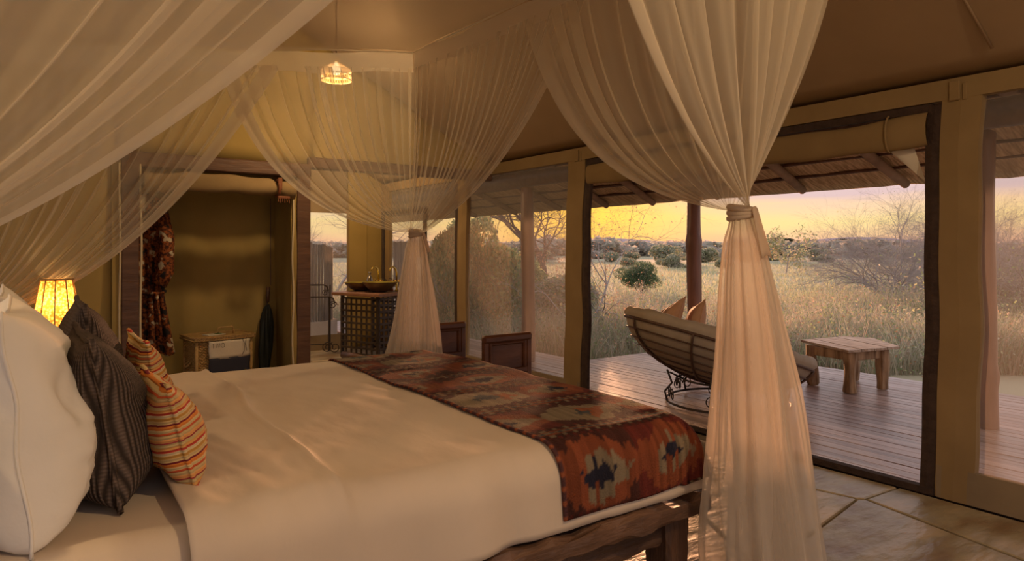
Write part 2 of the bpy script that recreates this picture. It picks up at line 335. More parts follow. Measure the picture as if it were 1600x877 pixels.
def rib_mat():
    m = bpy.data.materials.new('ribbed_charcoal_knit'); m.use_nodes = True; N = m.node_tree.nodes; L = m.node_tree.links; b = N['Principled BSDF']; b.inputs['Roughness'].default_value = .85; b.inputs['Specular IOR Level'].default_value = .15
    tc = N.new('ShaderNodeTexCoord')
    w = N.new('ShaderNodeTexWave'); w.bands_direction = 'Y'; w.inputs['Scale'].default_value = 40; w.inputs['Distortion'].default_value = .6; w.inputs['Detail Scale'].default_value = 2; L.new(tc.outputs['Object'], w.inputs['Vector'])
    w2 = N.new('ShaderNodeTexWave'); w2.bands_direction = 'X'; w2.inputs['Scale'].default_value = 26; L.new(tc.outputs['Object'], w2.inputs['Vector'])
    w3 = N.new('ShaderNodeTexWave'); w3.bands_direction = 'Z'; w3.inputs['Scale'].default_value = 34; L.new(tc.outputs['Object'], w3.inputs['Vector'])
    mn = N.new('ShaderNodeMath'); mn.operation = 'MULTIPLY'; L.new(w.outputs['Fac'], mn.inputs[0])
    a = N.new('ShaderNodeMath'); a.operation = 'MULTIPLY_ADD'; a.inputs[1].default_value = .35; a.inputs[2].default_value = .65; L.new(w3.outputs['Fac'], a.inputs[0]); L.new(a.outputs[0], mn.inputs[1])
    r = N.new('ShaderNodeValToRGB'); r.color_ramp.elements[0].color = (.030, .021, .016, 1); r.color_ramp.elements[1].color = (.15, .108, .085, 1); L.new(mn.outputs[0], r.inputs[0]); L.new(r.outputs[0], b.inputs['Base Color'])
    bp = N.new('ShaderNodeBump'); bp.inputs['Strength'].default_value = .7; bp.inputs['Distance'].default_value = .006; L.new(mn.outputs[0], bp.inputs['Height']); L.new(bp.outputs[0], b.inputs['Normal']); return m
M['rib'] = rib_mat()
def robe_mat():
    m = mat('printed_robe_cloth', (.05, .014, .006), (.30, .085, .02), 45, rough=.8, bump=.2, contrast=(.42, .58), detail=8)
    N = m.node_tree.nodes; L = m.node_tree.links; b = N['Principled BSDF']; src = b.inputs['Base Color'].links[0].from_socket
    tc = N.new('ShaderNodeTexCoord'); nz = N.new('ShaderNodeTexNoise'); nz.inputs['Scale'].default_value = 15; nz.inputs['Detail'].default_value = 3; L.new(tc.outputs['Object'], nz.inputs['Vector'])
    r = N.new('ShaderNodeValToRGB'); e = r.color_ramp.elements; e[0].position = .60; e[0].color = (0, 0, 0, 1); e[1].position = .64; e[1].color = (1, 1, 1, 1); L.new(nz.outputs['Fac'], r.inputs[0])
    mx = N.new('ShaderNodeMix'); mx.data_type = 'RGBA'; L.new(r.outputs[0], mx.inputs[0]); L.new(src, mx.inputs[6]); mx.inputs[7].default_value = (.5, .42, .28, 1)
    r2 = N.new('ShaderNodeValToRGB'); e = r2.color_ramp.elements; e[0].position = .36; e[0].color = (1, 1, 1, 1); e[1].position = .42; e[1].color = (0, 0, 0, 1); L.new(nz.outputs['Fac'], r2.inputs[0])
    m2 = N.new('ShaderNodeMix'); m2.data_type = 'RGBA'; L.new(r2.outputs[0], m2.inputs[0]); L.new(mx.outputs[2], m2.inputs[6]); m2.inputs[7].default_value = (.015, .012, .012, 1)
    L.new(m2.outputs[2], b.inputs['Base Color']); return m
M['robe'] = robe_mat()

# ================================================================ SETTING
XW = 3.85            # screen wall
# floor: mortar bed with flagstones as parts
fl = MB().box((.95, 3.2, -.05), (5.78, 11.2, .06)).build('floor', M['mortar'], kind='structure')
def clip(poly, nx, ny, d):      # keep nx*x+ny*y<=d
    out = []
    for i in range(len(poly)):
        a, b = poly[i], poly[(i+1) % len(poly)]
        da = nx*a[0]+ny*a[1]-d; db = nx*b[0]+ny*b[1]-d
        if da <= 0: out.append(a)
        if (da < 0 < db) or (db < 0 < da):
            t = da/(da-db); out.append((a[0]+(b[0]-a[0])*t, a[1]+(b[1]-a[1])*t))
    return out
seeds = []
r2 = random.Random(21)
for i in range(8):
    for j in range(13):
        seeds.append((-1.75+i*.78+r2.uniform(-.27, .27)+(j % 2)*.3, -2.2+j*.86+r2.uniform(-.3, .3)))
for i, s in enumerate(seeds):
    poly = [(-1.9, -2.35), (3.80, -2.35), (3.80, 8.75), (-1.9, 8.75)]
    for j, q in enumerate(seeds):
        if i == j: continue
        dx, dy = q[0]-s[0], q[1]-s[1]; L = math.hypot(dx, dy)
        if L > 2.6: continue
        poly = clip(poly, dx/L, dy/L, (dx*(s[0]+q[0])/2+dy*(s[1]+q[1])/2)/L - .006)
        if len(poly) < 3: break
    if len(poly) < 3: continue
    # slightly uneven outline
    P2 = []
    for k in range(len(poly)):
        a, b = poly[k], poly[(k+1) % len(poly)]; P2.append(a)
        L = math.hypot(b[0]-a[0], b[1]-a[1])
        if L > .35:
            w = r2.uniform(-.001, .012); nx, ny = -(b[1]-a[1])/L, (b[0]-a[0])/L
            P2.append(((a[0]+b[0])/2+nx*w, (a[1]+b[1])/2+ny*w))
    if s[0] < 3.9: MB().prism(P2, -.02, r2.uniform(-.004, 0), .008).build('flagstone', M['stone'], fl)

# ceiling: two canvas slopes
def sheet(name, pts, m, th=.006, parent=None, nu=24, nv=24, sag=0, **k):
    a, b, c, d = [Vector(p) for p in pts]
    def fn(u, v):
        p = a*(1-u)*(1-v)+b*u*(1-v)+c*u*v+d*(1-u)*v
        p.z -= sag*math.sin(PI*u)*math.sin(PI*v) if sag else 0
        p.z += .012*noise.noise(Vector((p.x*1.3, p.y*1.3, p.z))) if sag else 0
        return p
    o = MB().grid(fn, nu, nv).build(name, m, parent, True, **k)
    md = o.modifiers.new('thickness', 'SOLIDIFY'); md.thickness = th; md.offset = 1
    return o
RZ = 3.95; RX = .55
ceil = empty('ceiling', (0, 0, 0), kind='structure')
sheet('canvas_slope', [(XW+.02, -2.5, 2.15), (XW+.02, 8.6, 2.15), (RX, 8.6, RZ), (RX, -2.5, RZ)], M['ceiling'], parent=ceil, sag=.05)
sheet('canvas_slope', [(-2.1, 8.6, 2.35), (-2.1, -2.5, 2.35), (RX, -2.5, RZ), (RX, 8.6, RZ)], M['ceiling'], parent=ceil, sag=.05)
MB().tube([(RX, -2.4, RZ-.07), (RX, 8.5, RZ-.07)], .045, 10).build('ridge_pole', M['darkwood'], ceil, True)
for yy in (1.3, 3.2):
    pts = [(XW-(XW-RX)*t, yy, 2.15+(RZ-2.15)*t-.012) for t in np.linspace(0.05, 1, 8)]
    MB().tube(pts, .007, 6).build('ceiling_seam', M['ceiling'], ceil, True)

# other sides of the tent (not in view but they hold the light)
wl = empty('wall_left', (-2.1, 3, 0), kind='structure')
MB().box((0, 3.4, 1.17), (.02, 4.4, 2.34)).build('canvas_panel', M['canvas'], wl)
MB().box((0, -4.6, 1.17), (.02, 1.6, 2.34)).build('canvas_panel', M['canvas'], wl)
MB().box((0, 0, .2), (.02, 11, .4)).build('canvas_skirt', M['skirt'], wl)
wn = empty('wall_near', (0, -2.5, 0), kind='structure')
for x0, x1 in ((-2.1, -1.2), (3.0, 3.85)):
    MB().prism([(x0, 0), (x1, 0), (x1, .02), (x0, .02)], 0, 2.15).build('canvas_panel', M['canvas'], wn)

# screen wall
wf = empty('wall_front', (XW, 0, 0), kind='structure')
def wavy_post(name, y0t, y1t, y0b, y1b, z0, z1, m, th=.05, x=0, amp=.008, seed=0, parent=wf, **k):
    b = MB(); n = 24; v = []; f = []
    for i in range(n+1):
        t = i/n; z = z0+(z1-z0)*t
        w = amp*math.sin(seed+t*9)+amp*.6*math.sin(seed*2+t*21)
        a = y0b+(y0t-y0b)*t+w; c = y1b+(y1t-y1b)*t+w*.6
        v += [(x-th/2, a, z), (x-th/2, (a+c)/2, z), (x-th/2, c, z), (x+th/2, c, z), (x+th/2, a, z)]
        v[-4] = (x-th/2-.006, (a+c)/2, z)
    for i in range(n):
        for k2 in range(5): f.append((i*5+k2, i*5+(k2+1) % 5, (i+1)*5+(k2+1) % 5, (i+1)*5+k2))
    f += [(4, 3, 2, 1, 0), tuple(n*5+q for q in range(5))]
    return b.add(v, f).build(name, m, parent, **k)
wavy_post('top_band', -2.5, 8.6, -2.5, 8.6, 2.045, 2.15, M['canvas_l'], .05, amp=0)
wavy_post('canvas_post', 1.395, 1.575, 1.42, 1.60, 0, 2.06, M['canvas_l'], seed=1)
wavy_post('canvas_post', 4.345, 4.56, 4.40, 4.62, 0, 2.06, M['canvas_l'], seed=2, amp=.012)
wavy_post('canvas_post', 6.25, 6.43, 6.28, 6.46, 0, 2.06, M['canvas_l'], seed=3)
wavy_post('canvas_post', -.55, -.40, -.55, -.40, 0, 2.06, M['canvas_l'], seed=4)
wavy_post('canvas_post', 8.2, 8.45, 8.2, 8.45, 0, 2.06, M['canvas_l'], seed=5)
for i, (y0, y1, a, b) in enumerate([(1.575, 1.645, 1.60, 1.675), (4.275, 4.345, 4.315, 4.40), (6.43, 6.50, 6.46, 6.53)]):
    wavy_post('hook_tape', y0, y1, a, b, 0, 2.03, M['zip'], .03, x=-.005, seed=i+1, amp=.009)
MB().box((-.005, 2.97, 2.02), (.03, 2.70, .042)).build('hook_tape', M['zip'], wf)
MB().box((-.01, 2.97, .018), (.05, 2.72, .036)).build('door_track', M['zip'], wf)
for y0, y1, hh in ((-2.5, 1.60, .165), (4.40, 6.28, .14), (6.46, 8.4, .14)):
    MB().box((-.012, (y0+y1)/2, hh/2), (.03, y1-y0, hh)).build('canvas_skirt', M['skirt'], wf)
for yy in (1.51, 4.43):
    MB().box((-.035, yy, 2.085), (.012, .05, .10), bev=.004).build('canvas_loop', M['canvas_l'], wf)
    MB().box((-.030, yy-.045, 2.075), (.010, .022, .085), bev=.003).build('canvas_loop', M['canvas_l'], wf)
for n, (y0, y1) in enumerate(((-2.5, -.5), (-.42, 1.41), (4.58, 6.27), (6.48, 8.25))):
    def fn(u, v, y0=y0, y1=y1): return (XW+.004+.01*math.sin(u*5+v*3), y0+(y1-y0)*u, .12+1.94*v)
    w = MB().grid(fn, 8, 8).build('window_%d' % (n+1), M['screen'], None, True, kind='structure')
# rolled door flap hanging under the head of the opening
door = empty('door_1', (XW, 2.97, 0), kind='structure')
def flap(u, v):
    a = 2*PI*u; y = -1.33+2.66*v
    rr = .078+.006*math.sin(a*2+v*7)+.004*math.sin(v*31)
    sag = .02*math.sin(v*PI*2)+.012*math.sin(v*9)
    return (-.01+.04*math.cos(a), y, 1.915-sag*.5+rr*1.15*math.sin(a))
MB().grid(flap, 20, 60).build('rolled_flap', M['canvas_l'], door, True)
for yy in (-1.13, -.2, .75):
    MB().tube([(-.01+.050*math.cos(a), yy, 1.912+.098*math.sin(a)) for a in np.linspace(0, 2*PI, 25)[:-1]], .006, 6, closed=True).build('tie_strap', M['canvas_l'], door, True)
def fc(u, v): return (.02+.03*v, -1.02-.22*u-.05*v, 1.84-.20*v*u+.02*(1-u))
MB().grid(fc, 10, 10).build('hanging_flap_corner', M['white'], door, True)

# ---------------- closet partition and bathroom
YP = 5.8
wfar = empty('wall_far', (0, YP, 0), kind='structure')
def wall_panel(x0, x1, z0, z1, y=0, m='canvas', nm='canvas_panel', top=None):
    def fn(u, v):
        x = x0+(x1-x0)*u; zt = z1 if top is None else top(x)
        return (x, y+.012*math.sin(x*7+v*4)+.006*math.sin(x*23), z0+(zt-z0)*v)
    o = MB().grid(fn, 24, 14).build(nm, M[m], wfar, True); md = o.modifiers.new('thickness', 'SOLIDIFY'); md.thickness = .008; return o
rz = lambda x: (2.15+(RZ-2.15)*(XW-x)/(XW-RX) if x > RX else 2.35+(RZ-2.35)*(x+2.1)/(RX+2.1))-.03
wall_panel(-2.1, .50, 0, 2, top=rz)
wall_panel(.50, 2.0, 2.02, 2, y=.02, top=rz)
wall_panel(2.0, 3.84, 2.02, 2, y=.02, top=rz)
wall_panel(.48, .56, 0, 2.0, y=-.03, nm='canvas_flap')           # light strip beside the post
MB().box((.598, 0, 1.0), (.115, .115, 2.0), bev=.006).build('post', M['darkwood'], wfar)
MB().box((1.895, 0, 1.0), (.115, .115, 2.0), bev=.006).build('post', M['darkwood'], wfar)
MB().box((1.25, 0, 1.955), (1.42, .11, .115), bev=.01).build('beam', M['darkwood'], wfar)
MB().box((2.9, .03, 2.03), (1.9, .10, .10), bev=.01).build('beam', M['darkwood'], wfar)
for x in (.667, .53): MB().tube([(x+.004*math.sin(z*6), -.05, z) for z in np.linspace(0, 1.92, 14)], .008, 6).build('piping', M['piping'], wfar, True)
def cf(u, v): return (1.79+.045*u, -.045+.01*math.sin(v*17), 1.86*v)
MB().grid(cf, 6, 20).build('canvas_flap', M['canvas'], wfar, True)
MB().tube([(1.80+.006*math.sin(z*9), -.06, z) for z in np.linspace(0, 1.82, 20)], .008, 6).build('piping', M['piping'], wfar, True)
# alcove: back, sides, top
def back(u, v): x = .50+1.36*u; return (x, .62+.02*math.sin(x*9+v*3)+.012*math.sin(x*21), 2.0*v)
MB().grid(back, 40, 12).build('alcove_back', M['canvas'], wfar, True)
def side(u, v): return (1.85+.01*math.sin(u*8+v*4), .06+.57*u, 2.0*v)
MB().grid(side, 14, 12).build('alcove_side', M['canvas'], wfar, True)
MB().box((.50, .33, 1.0), (.02, .56, 2.0)).build('alcove_side', M['canvas'], wfar)
MB().box((1.18, .33, 2.0), (1.4, .62, .02)).build('alcove_top', M['canvas'], wfar)
MB().tube([(.52, .25, 1.78), (1.84, .25, 1.78)], .014, 8).build('hanging_rail', M['darkwood'], wfar, True)
MB().tube([(1.80, .60, .95), (1.80, .60, 1.75)], .004, 5).build('cord', M['darkwood'], wfar)
# rolled curtain above the alcove, strapped
rc = empty('rolled_curtain', (1.24, YP-.10, 1.72), label='rolled olive canvas curtain strapped under the dark beam of the closet', cat='curtain')
def roll(u, v):
    a = 2*PI*u; x = -.56+1.12*v
    pin = 1-.35*math.exp(-((x-.42)/.035)**2)
    r = (.066+.007*math.sin(a*3+v*5)+.005*math.sin(v*23+a))*pin
    return (x, r*.8*math.cos(a), .065+r*1.08*math.sin(a)+.012*math.sin(v*4))
MB().grid(roll, 18, 70).build('canvas_roll', M['canvas_l'], rc, True)
MB().tube([(.42, .062*math.cos(a), .065+.066*math.sin(a)) for a in np.linspace(0, 2*PI, 21)[:-1]], .012, 6, closed=True).build('strap', M['strap'], rc, True)
b = MB(); b.box((.425, -.055, .10), (.035, .012, .10), bev=.004); b.box((.455, -.055, -.012), (.10, .02, .025), bev=.006)
for k in range(6): b.tube([(.41+.017*k, -.06, -.02), (.408+.018*k, -.062, -.048-.008*(k % 2))], .004, 5)
b.build('strap_buckle', M['strap'], rc)

# bathroom far wall at Y=8.43
wb = empty('wall_bathroom', (0, 8.45, 0), kind='structure')
MB().box((3.60, 0, 1.2), (.50, .02, 2.4)).build('canvas_panel', M['canvas'], wb)
MB().box((1.3, 0, 1.2), (2.1, .02, 2.4)).build('canvas_panel', M['canvas'], wb)
MB().box((2.86, 0, 2.10), (1.0, .02, .70)).build('canvas_panel', M['skirt'], wb)
MB().box((2.86, 0, .095), (1.0, .02, .19)).build('canvas_skirt', M['skirt'], wb)
MB().box((3.355, -.015, 1.0), (.02, .02, 2.0)).build('piping', M['canvas_l'], wb)
MB().box((3.62, -.015, 1.0), (.008, .012, 2.0)).build('seam', M['canvas'], wb)
MB().grid(lambda u, v: (2.37+.98*u, 8.45, .18+1.58*v), 4, 4).build('window_5', M['screen'], kind='structure')
wbl = MB().box((1.92, 7.15, 1.2), (.02, 2.55, 2.4)).build('wall_bathroom_side', M['canvas'], kind='structure')
wbc = sheet('ceiling_bathroom', [(1.92, 5.95, 2.36), (XW, 5.95, 2.36), (XW, 8.45, 2.36), (1.92, 8.45, 2.36)], M['ceiling'], nu=6, nv=6, kind='structure')

# ================================================================ DECK, ROOF, POSTS
deck = MB().box((5.42, 1.5, -.13), (3.08, 8.9, .10)).build('deck', M['deck_under'], kind='structure')
MB().box((4.57, 8.9, -.13), (1.34, 5.9, .10)).build('joist_frame', M['deck_under'], deck)
pr = random.Random(3)
PW = .105
for i in range(30):
    x = 3.93+i*PW+.012
    y = -2.9; yend = 11.8 if x < 5.2 else 5.95
    while y < yend-.05:
        L = pr.uniform(2.4, 4.4); y2 = min(y+L, yend)
        if yend-y2 < .5: y2 = yend
        MB().box((0, 0, 0), (PW-.005, y2-y-.004, .026), bev=.0025).build('deck_board', M['deck'], deck, loc=(x+.04, (y+y2)/2, -.034+pr.uniform(-.0015, .0015)+.013))
        y = y2
MB().box((3.885, 3, -.03), (.06, 11.5, .05)).build('deck_edge_trim', M['zip'], deck)

roof = empty('roof_veranda', (5.5, 4, 0), kind='structure')
EX, EZ, SL = 6.45, 1.92, .36        # eave line and slope
def thz(x): return EZ+SL*(EX-x)
v = []
o = MB().grid(lambda u, w: (2.9-5.5+(EX-2.9)*u, -5.6+15.5*w, thz(2.9+(EX-2.9)*u)+.09+.02*noise.noise(Vector((u*20, w*60, 0)))), 30, 80).build('thatch_layer', M['thatch'], roof, True)
md = o.modifiers.new('thickness', 'SOLIDIFY'); md.thickness = .16; md.offset = -1
def straw_mesh():
    n = 30000
    y = rng.uniform(-1.6, 13.9, n) - 4; x1 = EX - rng.beta(1.0, 1.3, n)*1.9; L = rng.uniform(.25, .6, n)
    x1 = np.minimum(x1+rng.normal(0, .02, n), EX+.03+.02*np.sin(y*5)+rng.uniform(0, .03, n)); x0 = x1-L
    lay = rng.uniform(0, .075, n)
    z1 = EZ+SL*(EX-x1)+lay-.02*(x1 > EX-.2)*rng.uniform(0, 1, n); z0 = EZ+SL*(EX-x0)+lay+.03
    S = np.stack([x0-5.5, y, z0, x1-5.5, y+rng.normal(0, .035, n), z1, np.full(n, .0035), rng.uniform(.003, .006, n)], 1)
    V, F = segs_mesh(S, 3)
    c = np.array([.76, .53, .30])*rng.uniform(.5, 1.45, (n, 1))*np.array([1, 1, 1])+rng.uniform(0, .05, (n, 1))
    return V, F, np.repeat(c, 6, 0)
V, F, c = straw_mesh()
np_mesh('straw', V, F, M['straw'], roof, c, kind='stuff')
for x in (6.05, 5.80, 5.50, 5.15, 4.7):
    pts = [(x-5.5+.01*math.sin(y*1.7+x), y-4, thz(x)-.085+.010*math.sin(y*1.1+x*3)) for y in np.linspace(-1.6, 13.8, 40)]
    MB().tube(pts, .019, 7).build('purlin', M['darkwood'], roof, True)
ry = random.Random(5)
for i, (y0, y1) in enumerate([(-.3, -.5), (.55, .4), (1.75, 1.55), (2.88, 2.86), (3.66, 3.84), (4.75, 4.85), (5.65, 5.8), (6.35, 6.62), (7.5, 7.6), (8.6, 8.7), (9.8, 9.9)]):
    pts = []
    for t in np.linspace(0, 1, 8):
        x = 4.2+(6.24-4.2)*t; y = y0+(y1-y0)*t*t
        pts.append((x-5.5, y-4+.015*math.sin(t*7+i), thz(x)-.135+.01*math.sin(t*5+i*2)))
    MB().tube(pts, [.052-.012*t for t in np.linspace(0, 1, 8)], 9).build('rafter', M['pole'], roof, True)
bm = MB().tube([(4.65, y, 2.075+.012*math.sin(y*1.3)) for y in np.linspace(-3, 12, 30)], [.09+.006*math.sin(y*2.1) for y in np.linspace(-3, 12, 30)], 14).build('beam_veranda', M['darkwood'], None, True, kind='structure')

def log_post(x, y, r, z1, lab, seed, dx=0, knots=()):
    zz = np.linspace(-.08, z1, 26)
    pts = [(x+dx*(1-z/z1)+.010*math.sin(z*2.3+seed), y+.010*math.cos(z*1.9+seed), z) for z in zz]
    rr = [r*(1.05-.10*z/z1+.04*math.sin(z*5+seed)+sum(.22*math.exp(-((z-k)/.05)**2) for k in knots)) for z in zz]
    return MB().tube(pts, rr, 16).build('log_post', M['log'], None, True, label=lab, cat='post', group='log posts along the veranda')
log_post(4.66, 6.27, .078, 1.99, 'reddish brown log post on the deck seen through the left screen panel', 1)
log_post(6.2, 5.14, .082, 1.95, 'smooth brown log post at the deck corner behind the round lounge chair', 2.2, knots=(1.35,))
log_post(5.64, 2.03, .07, 2.15, 'slim brown log post just right of the canvas door post', 3, knots=(.35,))
log_post(4.66, 10.4, .078, 1.99, 'brown log post far along the deck walkway', 4)

# ================================================================ BED
BX0, BX1, BY0, BY1, BT = -.12, 1.93, 1.66, 3.60, .66
bed = empty('bed', (.9, 2.63, 0), label='king bed with a rough dark timber frame standing on the stone floor', cat='bed')
def rough_beam(p0, p1, wy, wz, m, nm, seed, jag=.006):
    p0 = Vector(p0); p1 = Vector(p1); d = (p1-p0); L = d.length; d.normalize(); s = d.cross(Vector((0, 0, 1))).normalized() if abs(d.z) < .9 else Vector((1, 0, 0)); u = s.cross(d)
    n = max(6, int(L/.05)); v = []; f = []
    prof = [(-1, -.75), (-.75, -1), (.75, -1), (1, -.75), (1, .75), (.75, 1), (-.75, 1), (-1, .75)]
    for i in range(n+1):
        c = p0+d*(L*i/n)
        for k, (a, b) in enumerate(prof):
            j = noise.noise(Vector((i*.45, k*1.7, seed)))*jag*2
            v.append(c+s*(a*(wy/2)+a*j)+u*(b*(wz/2)+b*j*1.3))
    for i in range(n):
        for k in range(8): f.append((i*8+k, i*8+(k+1) % 8, (i+1)*8+(k+1) % 8, (i+1)*8+k))
    f += [tuple(range(8))[::-1], tuple(n*8+q for q in range(8))]
    return MB().add(v, f).build(nm, M[m], bed)
ox, oy = -.9, -2.63
rough_beam((BX0+ox, 1.635+oy, .385), (1.965+ox, 1.635+oy, .385), .17, .065, 'oldwood', 'side_rail', 1, .010)
rough_beam((BX0+ox, 1.665+oy, .30), (1.93+ox, 1.665+oy, .30), .075, .11, 'oldwood', 'side_rail', 2)
rough_beam((BX0+ox, 3.63+oy, .385), (1.965+ox, 3.63+oy, .385), .17, .065, 'oldwood', 'side_rail', 3, .010)
rough_beam((BX0+ox, 3.60+oy, .30), (1.93+ox, 3.60+oy, .30), .075, .11, 'oldwood', 'side_rail', 4)
rough_beam((1.90+ox, 1.7+oy, .385), (1.90+ox, 3.56+oy, .385), .14, .065, 'oldwood', 'foot_rail', 5)
for x in (1.845, -.02):
    for y in (1.66, 3.60): rough_beam((x+ox, y+oy, 0), (x+ox, y+oy, .34), .10, .125, 'legwood', 'leg', x+y, .005)
hb = empty('headboard', (0, 0, 0)); hb.parent = bed
rough_beam((-.20+ox, 1.70+oy, 0), (-.20+ox, 1.70+oy, 1.0), .09, .09, 'legwood', 'headboard_post', 9, .004).parent = hb
rough_beam((-.20+ox, 3.56+oy, 0), (-.20+ox, 3.56+oy, 1.0), .09, .09, 'legwood', 'headboard_post', 10, .004).parent = hb
for k in range(4): rough_beam((-.20+ox, 1.75+oy, .45+.15*k), (-.20+ox, 3.51+oy, .45+.15*k), .05, .14, 'oldwood', 'headboard_board', 11+k, .004).parent = hb
MB().box(((BX0+1.95)/2+ox+.01, 2.63+oy, .53), (1.99, 1.86, .215), bev=.05).build('mattress', M['white'], bed)

def drape(px, py, x0, x1, y0, y1, top, r, maxdrop, off=0):
    """flat cloth point -> 3-D: over the box top, rounded edges, hanging sides"""
    def fold(e):
        if e <= 0: return e, 0
        a = e/r
        if a < PI/2: return r*math.sin(a), r*(1-math.cos(a))
        return r+.05*(e-r*PI/2), r+(e-r*PI/2)
    ex1 = px-(x1-r); ex0 = (x0+r)-px; ey1 = py-(y1-r); ey0 = (y0+r)-py
    X, Y, dz = px, py, 0
    if ex1 > 0: a, d = fold(ex1); X = x1-r+a; dz += d
    if ex0 > 0: a, d = fold(ex0); X = x0+r-a; dz += d
    if ey1 > 0: a, d = fold(ey1); Y = y1-r+a; dz += d
    if ey0 > 0: a, d = fold(ey0); Y = y0+r-a; dz += d
    return X, Y, top-min(dz, maxdrop)
def duvet(u, v):
    px = .28+(2.10-.28)*u; py = 1.385+2.47*v
    X, Y, Z = drape(px, py, -1, 1.965, 1.585, 3.64, BT+.012, .11, .245)
    cx = (px-1.1)/.9; cyy = (py-2.62)/1.0
    Z += .018*(1-min(1, cyy*cyy))
    Z += .010*noise.noise(Vector((px*2.2, py*1.6, 0)))+.004*noise.noise(Vector((px*9, py*4+px*5, 3)))
    Z += .0065*abs(noise.noise(Vector((px*3+py*1.5, py*5-px*2, 6))))+.004*abs(noise.noise(Vector((px*14, py*5+px*9, 2))))*math.exp(-((px-.5)/.35)**2)*2
    # turn-down: second layer up to X=.68 with a rolled lip
    fx = .675+.03*math.sin(py*2.3)+.014*math.sin(py*7)
    s = 1/(1+math.exp((px-fx)/.006)); Z += .014*s
    Z += .012*math.exp(-((px-fx+.008)/.014)**2)
    # soft folds on the hanging side
    if py < 1.8:
        k = (1.8-py)/.3*min(1, max(0, (1.24-px)/.15)); Y -= .012*k*math.sin(px*16+2*math.sin(px*5))
    # corner pulls towards the foot corner
    return (X, Y, Z)
o = MB().grid(duvet, 150, 120).build('duvet', M['sheet'], None, True, label='cream duvet spread over the bed with its top edge turned down', cat='duvet')
md = o.modifiers.new('thickness', 'SOLIDIFY'); md.thickness = .01; md.offset = -1
def fitted(u, v):
    px = -.16+.60*u; py = 1.40+2.44*v
    X, Y, Z = drape(px, py, -1, 5, 1.61, 3.62, BT-.002, .09, .22)
    Z += .006*noise.noise(Vector((px*6, py*3, 5)))+.004*math.sin(py*9+px*6)*(px < .3)
    return (X, Y, Z)
MB().grid(fitted, 40, 90).build('bed_sheet', M['sheet'], None, True, label='pale fitted sheet showing under the pillows at the bed head', cat='bed sheet')

# kilim runner with a woven pattern as face colours
def kilim():
    nu, nv = 128, 330
    x0, x1, y0, y1 = 1.30, 2.24, 1.40, 3.83
    V = np.zeros((nu, nv, 3)); C = np.zeros((nu, nv, 3))
    pal = dict(rust=(.29, .078, .032), navy=(.028, .026, .045), beige=(.30, .225, .14), dark=(.085, .028, .02), maroon=(.17, .032, .022), orange=(.34, .11, .045), slate=(.09, .095, .10))
    R = random.Random(9); tooth = {}
    period = .33
    for i in range(nu):
        px = x0+(x1-x0)*i/(nu-1)
        for j in range(nv):
            py = y0+(y1-y0)*j/(nv-1)
            pxx = px+.02*math.sin(py*2.0)*(1-i/nu)
            X, Y, Z = drape(pxx, py, -1, 1.98, 1.575, 3.65, BT+.028, .115, .235-.02*min(1, max(0, (px-1.3)/.6)))
            cyy = (py-2.62)/1.0; Z += .018*(1-min(1, cyy*cyy)) + .010*noise.noise(Vector((px*2.2, py*1.6, 0))) + .006*noise.noise(Vector((px*4, py*9, 8)))
            V[i, j] = (X, Y, Z)
            yy = (py+.004*math.sin(px*9)); band = math.floor(yy/period); f = yy/period-band
            q = round(px/.016)
            key = (q, band)
            if key not in tooth: tooth[key] = (R.uniform(-.09, .09), R.uniform(-.07, .07), R.uniform(.72, 1.18))
            tj, tk, tb = tooth[key]
            if f < .27:      # border bands between the fields
                g = f/.27
                if g < .14 or g > .86: c = pal['maroon'] if q % 2 else pal['dark']
                elif g < .32 or g > .68: c = pal['beige'] if (q % 3) == 0 else pal['dark']
                elif g < .42 or g > .58: c = pal['rust']
                else: c = pal['slate'] if (q % 2) else pal['beige']
                c = tuple(k*.8 for k in c)
            else:
                g = (f-.27)/.73-.5+tj*.9
                ph = .17 if band % 2 else 0
                m = ((px+ph-1.28)/.34); mi = math.floor(m); h = abs(m-mi-.5)*2*.95+abs(tk)*.4
                hs = (mi*7+band*3) % 4
                d = abs(g+.07*math.sin(mi*5+band*2))*1.5+abs(h+.12*math.sin(mi*3+band))*.62+.05*noise.noise(Vector((px*11, py*11, 2)))
                core = pal['navy'] if hs != 2 else pal['slate']
                halo = (pal['beige'] if (m-mi-.5+tj*2 > -.08) else pal['rust']) if hs in (0, 3) else (pal['orange'] if (m-mi-.5+tj*2 > .1) else pal['beige'])
                outer = pal['rust'] if hs in (0, 1, 3) else pal['beige']
                c = core if d < .24 else halo if d < .52 else outer if d < .86 else pal['maroon'] if (mi+band) % 2 else pal['dark']
            w = .80+.25*abs(noise.noise(Vector((px*60, py*12, 1))))+.10*noise.noise(Vector((px*3, py*3, 4)))
            C[i, j] = [k*w*tb*.72 for k in c]
            # edge binding
            if i < 2: C[i, j] = [.07, .03, .03] if (j//2) % 3 else [.25, .07, .03]
    F = []
    I = np.arange(nu*nv).reshape(nu, nv)
    F = np.stack([I[:-1, :-1], I[1:, :-1], I[1:, 1:], I[:-1, 1:]], -1).reshape(-1, 4)
    o = np_mesh('bed_runner', V.reshape(-1, 3), F, M['kilim'], None, C.reshape(-1, 3), True, label='rust and navy kilim runner folded over the foot of the bed', cat='runner')
    md = o.modifiers.new('thickness', 'SOLIDIFY'); md.thickness = .008; md.offset = -1
kilim()

